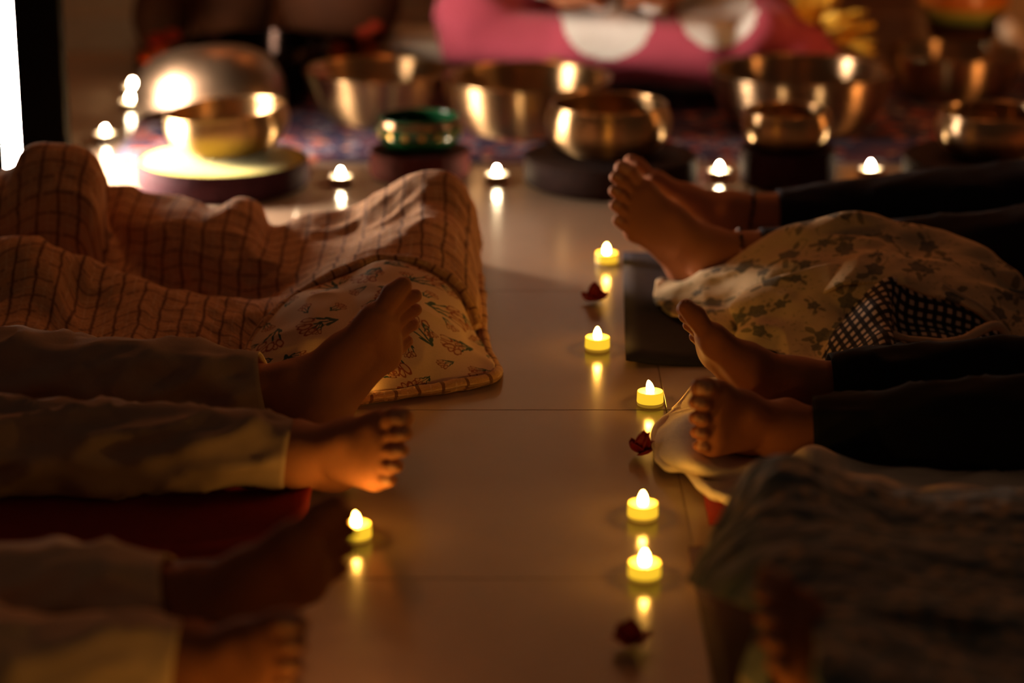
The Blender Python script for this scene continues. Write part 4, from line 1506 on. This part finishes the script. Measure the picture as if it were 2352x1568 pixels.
# loose pink trousers
B = Body(np.arange(SX - .60, SX + .64, .007), np.arange(4.98, 5.80, .007), np.arange(.0, .42, .007))
B.cone((SX - .10, 5.56, .17), kl + A((0, .03, .01)), .110, .088, .05)
B.cone((SX + .10, 5.56, .17), kr + A((0, .03, .01)), .110, .088, .05)
B.cone(kl + A((.0, -.01, -.028)), (0.42, 5.215, .118), .074, .070, .03)
B.cone(kr + A((.0, .0, -.02)), (0.14, 5.235, .120), .076, .066, .03)
B.ell((SX, 5.58, .19), (.19, .17, .14), .05)
B.ell((SX + .02, 5.38, .11), (.30, .15, .085), .04)
B.cone((0.55, 5.225, .185), (0.475, 5.185, .075), .034, .040, .03)
B.ell((0.60, 5.32, .10), (.12, .11, .10), .05)
B.wrinkle(.008, (4, 9, 22))
B.wrinkle(.005, (8, 18, 36))
B.v = np.maximum(B.v, -(0.075 - (B.xs[:, None, None] * 0) + 0 * B.ys[None, :, None]) + 0 * B.zs[None, None, :] + (0.075 - B.zs[None, None, :] + 0.0115))
P, F = B.surface()
me = mesh_from('trousers', P - base.astype(np.float32), F)
cen = P[F].mean(1)


def project(p):
    dz = p[:, 2] - CAMH
    return p[:, 0], p[:, 2]


# printed dots: discs on the cloth, by place on the garment
dots = [((0.205, 0.208), (0.098, 0.092)), ((0.445, 0.222), (0.085, 0.082)), ((0.02, 0.32), (.06, .05)), ((0.62, 0.27), (.06, .05))]
mi = np.zeros(len(F), dtype=np.int32)
for (cx, cz), (ra, rb) in dots:
    mi[((cen[:, 0] - cx) / ra) ** 2 + ((cen[:, 2] - cz) / rb) ** 2 < 1] = 1
link('trousers', me, [M['pink'], M['dot']], sp)
me.polygons.foreach_set('material_index', mi)
S = Body(np.arange(SX - .36, SX + .36, .01), np.arange(5.22, 5.80, .01), np.arange(.18, .78, .01))
S.ell((SX, 5.60, .30), (.185, .145, .14), .05)
S.ell((SX, 5.60, .42), (.17, .12, .22), .06)
S.ell((SX, 5.60, .56), (.19, .115, .13), .05)
S.ell((SX + .02, 5.42, .245), (.11, .13, .05), .05)
S.cone((SX - .02, 5.36, .27), (SX - .02, 5.305, .225), .050, .035, .04)
S.cone((SX + .07, 5.36, .27), (SX + .09, 5.285, .205), .040, .024, .03)
for s in (-1, 1):
    sh, el, wr_ = A((SX + s * .18, 5.60, .60)), A((SX + s * .25, 5.50, .36)), A((SX + s * .15, 5.34, .265))
    S.cone(sh, el, .064, .056, .03)
    S.cone(el, wr_, .055, .045, .02)
S.wrinkle(.008, (10, 10, 18))
P, F = S.surface()
link('shirt', mesh_from('shirt', P - base.astype(np.float32), F), M['shirt'], sp)
th = np.linspace(0.02, 2.0, 16)
ph = np.linspace(0, 2 * pi, 36, endpoint=False)
g = np.stack([.086 * np.sin(th)[:, None] * np.cos(ph), .045 + .104 * np.sin(th)[:, None] * np.sin(ph), .845 + .118 * np.cos(th)[:, None] + 0 * ph], -1)
g[..., 2] = np.where(g[..., 1] < -.02, np.maximum(g[..., 2], .895), g[..., 2])
link('hair', mesh_from('hair', g.reshape(-1, 3), grid_faces(16, 36, True)), M['hair'], sp)

for s in (-1, 1):
    o = link('eye', lathe_mesh('eye', [(0, -.003), (.010, -.001), (.013, .001), (.008, .0035), (0, .0045)], 16), M['hair'], sp)
    o.location = (s * .032, -.0575, .851)
    o.rotation_euler = (pi / 2, 0, 0)
    o.scale = (1.0, .45, 1.0)

# ------------------------------------------------------------------ plaid blanket with floral lining (left)
def pts(lst, Y=None):
    """image point + distance -> place"""
    return [PY(p[0], p[1], p[2] if len(p) > 2 else Y) for p in lst]


bl = thing('plaid_blanket', 'tan checked gauze blanket heaped over legs at the left, floral lining turned out', 'blanket', (-0.45, 3.6, 0.0))
off = A((-0.45, 3.6, 0.0))
ridge = pts([(-500, 470, 3.9), (-250, 425, 3.9), (0, 398, 3.84), (60, 350, 3.82), (130, 339, 3.81), (200, 352, 3.81), (230, 382, 3.82), (240, 420, 3.85), (247, 432, 3.92), (300, 432, 3.92), (330, 450, 3.91), (420, 462, 3.90),
             (490, 485, 3.85), (545, 461, 3.84), (592, 474, 3.84), (625, 520, 3.84), (690, 496, 3.84), (800, 482, 3.84), (880, 441, 3.83), (960, 402, 3.82), (1030, 400, 3.80), (1078, 450, 3.78), (1098, 540, 3.76)])
back = [p * A((1, 1, 0)) + A((0, .13, .006)) for p in ridge]
backm = [p * A((1, 1, .72)) + A((0, .055, 0)) for p in ridge]
r2 = pts([(-500, 540, 3.80), (0, 462, 3.74), (130, 448, 3.72), (200, 462, 3.71), (226, 490, 3.72), (236, 515, 3.76), (246, 518, 3.83), (300, 520, 3.81), (420, 535, 3.75), (545, 540, 3.74), (605, 572, 3.73), (660, 570, 3.73), (800, 545, 3.73), (900, 515, 3.73), (990, 474, 3.73), (1062, 500, 3.72), (1102, 610, 3.70)])
r3 = pts([(-500, 650, 3.66), (0, 596, 3.66), (130, 618, 3.66), (250, 655, 3.66), (400, 700, 3.64), (520, 712, 3.61), (600, 705, 3.60), (650, 650, 3.61), (760, 590, 3.62), (880, 545, 3.62), (985, 520, 3.62), (1066, 575, 3.62), (1100, 665, 3.60)])
r4 = pts([(-500, 610, 3.56), (0, 549, 3.56), (130, 574, 3.56), (250, 618, 3.55), (400, 676, 3.53), (520, 690, 3.51), (640, 688, 3.49), (720, 652, 3.48), (800, 612, 3.49), (870, 592, 3.51), (960, 600, 3.51), (1040, 640, 3.50), (1086, 690, 3.48), (1100, 745, 3.47)])
r5 = pts([(-500, 700, 3.47), (0, 690, 3.46), (200, 715, 3.45), (400, 735, 3.43), (560, 718, 3.43), (650, 705, 3.44), (800, 660, 3.45), (900, 650, 3.46), (1000, 690, 3.45), (1080, 765, 3.44)])
r6 = pts([(-500, 750, 3.40), (0, 748, 3.40), (200, 765, 3.39), (400, 765, 3.39), (560, 740, 3.40), (650, 730, 3.41), (800, 720, 3.41), (900, 730, 3.41), (1000, 760, 3.40), (1075, 790, 3.40)])
r7 = [G(p[0], p[1], .006) for p in [(-500, 850), (0, 848), (200, 850), (400, 850), (560, 838), (650, 825), (800, 820), (900, 830), (1000, 835), (1070, 835)]]
g = loft_grid([back, backm, ridge, r2, r3, r4, r5, r6, r7], 330, 210)
cloth('blanket_body', g - off, M['plaid'], bl, [(.006, 8, 12), (-.0032, 22, 16), (.0018, 55, 50)], .006, .004, 1, uvxy='x')
# floral lining turned outwards
l0 = pts([(572, 812, 3.30), (600, 760, 3.34), (650, 705, 3.38), (720, 660, 3.41), (800, 636, 3.43), (850, 615, 3.45), (895, 603, 3.47), (950, 618, 3.47), (1010, 655, 3.45), (1050, 700, 3.44), (1075, 760, 3.42), (1112, 800, 3.38)])
l1 = pts([(574, 822, 3.28), (610, 775, 3.31), (660, 722, 3.34), (730, 680, 3.36), (800, 668, 3.37), (850, 655, 3.37), (905, 628, 3.41), (955, 650, 3.40), (1015, 700, 3.39), (1050, 745, 3.38), (1072, 785, 3.37), (1124, 820, 3.34)])
l2 = pts([(585, 840, 3.25), (640, 790, 3.27), (720, 745, 3.28), (800, 735, 3.28), (860, 715, 3.29), (920, 700, 3.31), (965, 715, 3.31), (1020, 755, 3.32), (1050, 785, 3.32), (1085, 808, 3.32), (1132, 838, 3.30)])
l3 = pts([(605, 865, 3.22), (680, 840, 3.22), (760, 820, 3.22), (850, 800, 3.23), (930, 790, 3.24), (990, 800, 3.26), (1040, 825, 3.27), (1090, 838, 3.28), (1134, 855, 3.27)])
l4 = [G(p[0], p[1], .012) for p in [(640, 900), (760, 912), (865, 903), (950, 890), (1040, 877), (1130, 861)]]
g = loft_grid([l0, l1, l2, l3, l4], 150, 110)
cloth('floral_lining', g - off, M['lining'], bl, [(.009, 9, 11), (-.004, 18, 22)], .005, .006, 4, uvxy=True)
# checked hem around the lining
hem = [G(p[0], p[1], .010) for p in [(640, 915), (760, 922), (870, 912), (950, 899), (1040, 886), (1112, 873), (1136, 862)]] + pts([(1138, 846, 3.32), (1120, 812, 3.37), (1108, 770, 3.45), (1106, 715, 3.50), (1100, 640, 3.62)])
tg = tube_grid(hem, [.0085, .0090, .0095, .0085, .0085], 16, 150, 0.9)
tg = tg + (vnoise(tg * 45.0) * .002)[..., None]
tg[..., 2] = np.maximum(tg[..., 2], .001)
uvg = np.stack([np.repeat(np.linspace(0, .62, 150)[:, None], 16, 1), np.repeat((np.linspace(0, 1, 16) * .05)[None], 150, 0)], -1)
link('hem', mesh_from('hem', (tg - off).reshape(-1, 3), grid_faces(150, 16, True), True, uvg.reshape(-1, 2)), M['hem'], bl)
hem2 = pts([(560, 842, 3.22), (572, 800, 3.31), (612, 740, 3.36), (665, 692, 3.40), (730, 650, 3.425), (800, 615, 3.46), (868, 594, 3.50), (960, 603, 3.50), (1035, 640, 3.485), (1080, 690, 3.465), (1098, 745, 3.45)])
tg = tube_grid(hem2, [.004, .008, .009, .0095, .0085, .0075], 16, 150, 0.8)
tg = tg + (vnoise(tg * 45.0) * .002)[..., None]
link('hem', mesh_from('hem', (tg - off).reshape(-1, 3), grid_faces(150, 16, True), True, uvg.reshape(-1, 2)), M['hem'], bl)

# ------------------------------------------------------------------ rose-print quilt with gingham back (right)
ql = thing('quilt', 'cream rose-print quilt with dark gingham back heaped beside the anklets', 'quilt', (0.62, 3.5, 0.0))
off = A((0.62, 3.5, 0.0))
top = pts([(1502, 688, 3.66), (1560, 662, 3.66), (1640, 622, 3.65), (1740, 568, 3.64), (1850, 528, 3.63), (1960, 502, 3.62), (2040, 508, 3.62), (2130, 524, 3.61), (2200, 545, 3.60), (2262, 590, 3.58), (2320, 640, 3.56), (2360, 690, 3.55), (2520, 760, 3.52)])
bk = [p * A((1, 1, 0)) + A((0.01, .09, .012)) for p in top]
t1 = pts([(1504, 694, 3.64), (1565, 690, 3.62), (1650, 665, 3.60), (1745, 618, 3.58), (1850, 570, 3.57), (1960, 540, 3.57), (2050, 545, 3.56), (2140, 570, 3.55), (2210, 600, 3.54), (2270, 640, 3.53), (2330, 690, 3.52), (2380, 740, 3.51), (2520, 800, 3.48)])
t2 = pts([(1508, 700, 3.62), (1575, 716, 3.58), (1660, 710, 3.55), (1745, 660, 3.53), (1840, 605, 3.53), (1950, 590, 3.50), (2030, 588, 3.50), (2130, 620, 3.49), (2210, 660, 3.48), (2280, 700, 3.47), (2340, 745, 3.46), (2400, 790, 3.45), (2520, 840, 3.42)])
t3 = pts([(1515, 708, 3.60), (1590, 742, 3.53), (1665, 752, 3.49), (1740, 722, 3.51), (1830, 660, 3.51), (1930, 618, 3.47), (2020, 628, 3.46), (2120, 668, 3.45), (2210, 705, 3.44), (2285, 745, 3.43), (2345, 790, 3.42), (2410, 830, 3.41), (2520, 880, 3.38)])
t4 = pts([(1520, 714, 3.585), (1600, 758, 3.51), (1690, 776, 3.47), (1745, 768, 3.48), (1810, 740, 3.49), (1900, 670, 3.44), (2000, 652, 3.44), (2120, 684, 3.44), (2210, 715, 3.43), (2290, 758, 3.42), (2352, 805, 3.40), (2420, 850, 3.38), (2520, 890, 3.36)])
g = loft_grid([bk, top, t1, t2, t3, t4], 260, 120)
cloth('quilt_top', g - off, M['quilt'], ql, [(.010, 7, 10), (-.0065, 15, 19), (.0018, 45, 45)], .006, .009, 6, uvxy=True)
# front flap falling towards the camera
f0 = pts([(1690, 690, 3.50), (1740, 655, 3.50), (1810, 632, 3.49), (1900, 612, 3.49), (1985, 612, 3.48), (2035, 632, 3.46)])
f1 = pts([(1690, 715, 3.47), (1735, 690, 3.47), (1800, 680, 3.46), (1870, 672, 3.45), (1945, 668, 3.44), (2010, 665, 3.43)])
f2 = pts([(1702, 765, 3.43), (1740, 750, 3.42), (1790, 742, 3.42), (1850, 735, 3.41), (1905, 735, 3.40), (1950, 728, 3.40)])
f3 = pts([(1722, 822, 3.38), (1760, 815, 3.37), (1800, 808, 3.37), (1845, 800, 3.36), (1885, 795, 3.36), (1905, 785, 3.36)])
f4 = pts([(1762, 866, 3.31), (1795, 868, 3.30), (1825, 872, 3.29), (1850, 875, 3.28), (1870, 872, 3.28), (1888, 850, 3.30)])
f5 = [G(p[0], p[1], .012) for p in [(1775, 872), (1805, 878), (1832, 884), (1855, 888), (1872, 888), (1886, 870)]]
fr = [[r[0] + A((.022, .030, -.016)), r[0] + A((.004, .022, -.004))] + r for r in (f0, f1, f2, f3, f4, f5)]
g = loft_grid(fr, 110, 110)
cloth('quilt_flap', g - off, M['quilt'], ql, [(.008, 9, 11), (-.006, 14, 19), (.0018, 45, 45)], .006, .009, 8, uvxy=True)
# gingham back, seen in the hollow
g0 = pts([(1885, 800, 3.37), (1950, 725, 3.41), (2040, 640, 3.44), (2100, 672, 3.44), (2200, 700, 3.44), (2290, 745, 3.43), (2330, 800, 3.40)])
g1 = pts([(1885, 820, 3.345), (1945, 755, 3.37), (2035, 690, 3.39), (2065, 720, 3.41), (2170, 745, 3.41), (2265, 780, 3.40), (2325, 820, 3.38)])
g2 = pts([(1890, 840, 3.32), (1945, 800, 3.33), (2035, 745, 3.345), (2055, 770, 3.38), (2150, 780, 3.37), (2260, 805, 3.37), (2320, 835, 3.36)])
g3 = pts([(1895, 856, 3.30), (1950, 835, 3.29), (2030, 800, 3.29), (2055, 812, 3.32), (2150, 818, 3.32), (2255, 830, 3.34), (2315, 850, 3.34)])
g4 = [G(p[0], p[1], .012) for p in [(1880, 880), (1950, 868), (2030, 860), (2055, 862), (2150, 860), (2260, 865), (2320, 870)]]
g = loft_grid([g0, g1, g2, g3, g4], 130, 80)
cloth('gingham_back', g - off, M['gingham'], ql, [(.004, 12, 12), (-.004, 12, 22)], .004, .009, 3)
for k, (path, r) in enumerate((([(2050, 768, 3.36), (2130, 785, 3.35), (2200, 782, 3.35), (2250, 762, 3.37), (2290, 748, 3.39), (2312, 772, 3.39), (2302, 812, 3.36), (2285, 850, 3.33)], .0075),
                               ([(1925, 838, 3.29), (1905, 862, 3.28), (1880, 886, 3.275)], .010),
                               ([(2035, 850, 3.27), (2090, 848, 3.26), (2140, 846, 3.26)], .008),
                               ([(2165, 655, 3.45), (2230, 690, 3.44), (2290, 735, 3.43), (2312, 775, 3.40)], .006))):
    tg = tube_grid(pts(path), [r * .8, r, r, r * .8], 14, 80, 0.9)
    tg = tg + (vnoise(tg * 40.0) * .0025)[..., None]
    tg[..., 2] = np.maximum(tg[..., 2], .008)
    link('binding', mesh_from('binding', (tg - off).reshape(-1, 3), grid_faces(80, 14, True)), M['quilt_hem'], ql)

# ------------------------------------------------------------------ cream sheet under the black trousers
sh = thing('bed_sheet', 'cream cotton sheet spread under the feet in black trousers', 'sheet', (0.5, 3.0, 0.0))
off = A((0.5, 3.0, 0.0))
s0 = pts([(1548, 944, 3.13), (1620, 930, 3.15), (1740, 915, 3.17), (1880, 893, 3.18), (1980, 872, 3.18), (2080, 862, 3.18), (2140, 848, 3.17), (2230, 812, 3.17), (2320, 808, 3.17), (2400, 830, 3.16), (2600, 840, 3.16)])
sb = [A((p[0], 3.235, .008)) for p in s0]
sb[0] = G(1545, 943, .008)
s0[0] = G(1543, 945, .012)
s1 = [G(1518, 968, .012), G(1600, 960, .036)] + [A((x, 3.07, .010)) for x in (.30, .42, .56, .68, .80, 1.0)]
s2 = [G(1504, 1000, .014), G(1590, 1005, .040)] + [A((x, 2.97, .010)) for x in (.30, .42, .56, .68, .80, 1.0)]
s3 = [G(1512, 1050, .014), G(1600, 1068, .034)] + [A((x, 2.90, .010)) for x in (.30, .42, .56, .68, .80, 1.0)]
s4 = pts([(1532, 1074, 2.88), (1575, 1078, 2.87), (1640, 1105, 2.83), (1720, 1095, 2.83), (1800, 1060, 2.80), (1868, 1030, 2.78), (1930, 1090, 2.79), (2020, 1102, 2.78), (2110, 1125, 2.77), (2200, 1112, 2.76), (2352, 1145, 2.75), (2600, 1160, 2.75)])
s5 = [G(1535, 1080, .010), G(1576, 1085, .010), G(1620, 1128, .010), G(1690, 1162, .010), G(1780, 1160, .012), G(1900, 1165, .012), G(2100, 1170, .012), G(2352, 1180, .012), G(2600, 1180, .012)]
g = loft_grid([sb, s0, s1, s2, s3, s4, s5], 220, 110)
cloth('sheet_cloth', g - off, M['sheet'], sh, [(.004, 8, 8), (-.002, 18, 22)], .004, .0085, 12)
tg = tube_grid([G(1548, 943, .012), G(1508, 990, .013), G(1512, 1048, .014), G(1534, 1074, .014), G(1576, 1080, .013), G(1622, 1122, .014), G(1690, 1158, .014)], [.004, .007, .006, .006, .0055, .008, .008], 14, 90, .9)
tg = tg + (vnoise(tg * 40.0) * .002)[..., None]
link('hem', mesh_from('hem', (tg - off).reshape(-1, 3), grid_faces(90, 14, True)), M['sheet'], sh)

# ------------------------------------------------------------------ knitted blanket (bottom right)
kb = thing('knitted_blanket', 'blue-grey knitted blanket tented over feet at the bottom right', 'blanket', (0.7, 2.4, 0.0))
off = A((0.7, 2.4, 0.0))
k0 = [A(p) for p in ((.285, 2.60, .045), (.34, 2.63, .03), (.45, 2.66, .02), (.65, 2.67, .02), (1.0, 2.67, .02), (1.75, 2.67, .02))]
k1 = pts([(1700, 1135, 2.46), (1745, 1068, 2.45), (1800, 1042, 2.44), (1852, 1052, 2.44), (1900, 1082, 2.45), (1970, 1108, 2.45), (2060, 1140, 2.45), (2200, 1150, 2.45), (2352, 1160, 2.45), (2700, 1180, 2.45)]) + [A((1.05, 2.45, 0.15)), A((1.75, 2.45, 0.2))]
k2 = pts([(1640, 1240, 2.38), (1700, 1190, 2.35), (1770, 1160, 2.34), (1850, 1165, 2.33), (1950, 1190, 2.33), (2060, 1215, 2.33), (2200, 1240, 2.32), (2352, 1260, 2.32), (2700, 1280, 2.32)]) + [A((1.05, 2.33, 0.19)), A((1.75, 2.33, 0.225))]
k3 = pts([(1590, 1318, 2.34), (1660, 1300, 2.27), (1750, 1290, 2.23), (1850, 1295, 2.21), (1950, 1310, 2.20), (2060, 1330, 2.20), (2200, 1360, 2.20), (2352, 1380, 2.20), (2700, 1400, 2.20)]) + [A((1.05, 2.2, 0.19)), A((1.75, 2.2, 0.225))]
k4 = pts([(1586, 1338, 2.33), (1640, 1366, 2.25), (1740, 1402, 2.17), (1800, 1405, 2.14), (1870, 1408, 2.12), (1960, 1420, 2.11), (2060, 1430, 2.11), (2200, 1450, 2.10), (2352, 1470, 2.10), (2700, 1500, 2.10)]) + [A((1.05, 2.1, 0.17)), A((1.75, 2.1, 0.21))]
g = loft_grid([k0, k1, k2, k3, k4], 220, 120)
cloth('blanket_body', g - off, M['knit'], kb, [(.010, 7, 9), (-.004, 12, 16), (.0025, 60, 60)], .010, .012, 15)
m0 = pts([(1862, 1400, 2.125), (1960, 1412, 2.115), (2060, 1425, 2.115), (2200, 1445, 2.105), (2352, 1465, 2.105), (2700, 1500, 2.105)]) + [A((1.05, 2.105, 0.17)), A((1.75, 2.105, 0.21))]
m1 = pts([(1872, 1480, 2.05), (1960, 1500, 2.03), (2060, 1510, 2.03), (2200, 1530, 2.03), (2352, 1550, 2.03), (2700, 1580, 2.03)]) + [A((1.05, 2.03, 0.15)), A((1.75, 2.0, 0.18))]
m2 = pts([(1880, 1580, 1.97), (1960, 1600, 1.95), (2060, 1610, 1.95), (2200, 1630, 1.95), (2352, 1650, 1.95), (2700, 1680, 1.95)]) + [A((1.05, 1.95, 0.1)), A((1.75, 1.9, 0.13))]
m3 = [A((.30, 1.93, .014)), A((.42, 1.90, .014)), A((.6, 1.89, .014)), A((.9, 1.88, .014)), A((1.6, 1.88, .014))]
g = loft_grid([m0, m1, m2, m3], 160, 90)
cloth('blanket_front', g - off, M['knit'], kb, [(.008, 7, 9), (-.006, 12, 16), (.002, 60, 60)], .010, .012, 16)
n0 = pts([(1738, 1398, 2.17), (1758, 1401, 2.16), (1780, 1404, 2.15)])
n1 = pts([(1735, 1450, 2.15), (1765, 1460, 2.14), (1778, 1462, 2.135)])
n2 = pts([(1718, 1520, 2.13), (1742, 1532, 2.12), (1768, 1538, 2.115)])
n3 = [G(1700, 1640, .016), G(1732, 1655, .016), G(1765, 1660, .016)]
g = loft_grid([n0, n1, n2, n3], 40, 60)
cloth('blanket_corner', g - off, M['knit'], kb, [(.006, 14, 14), (.002, 60, 60)], .010, .012, 17)
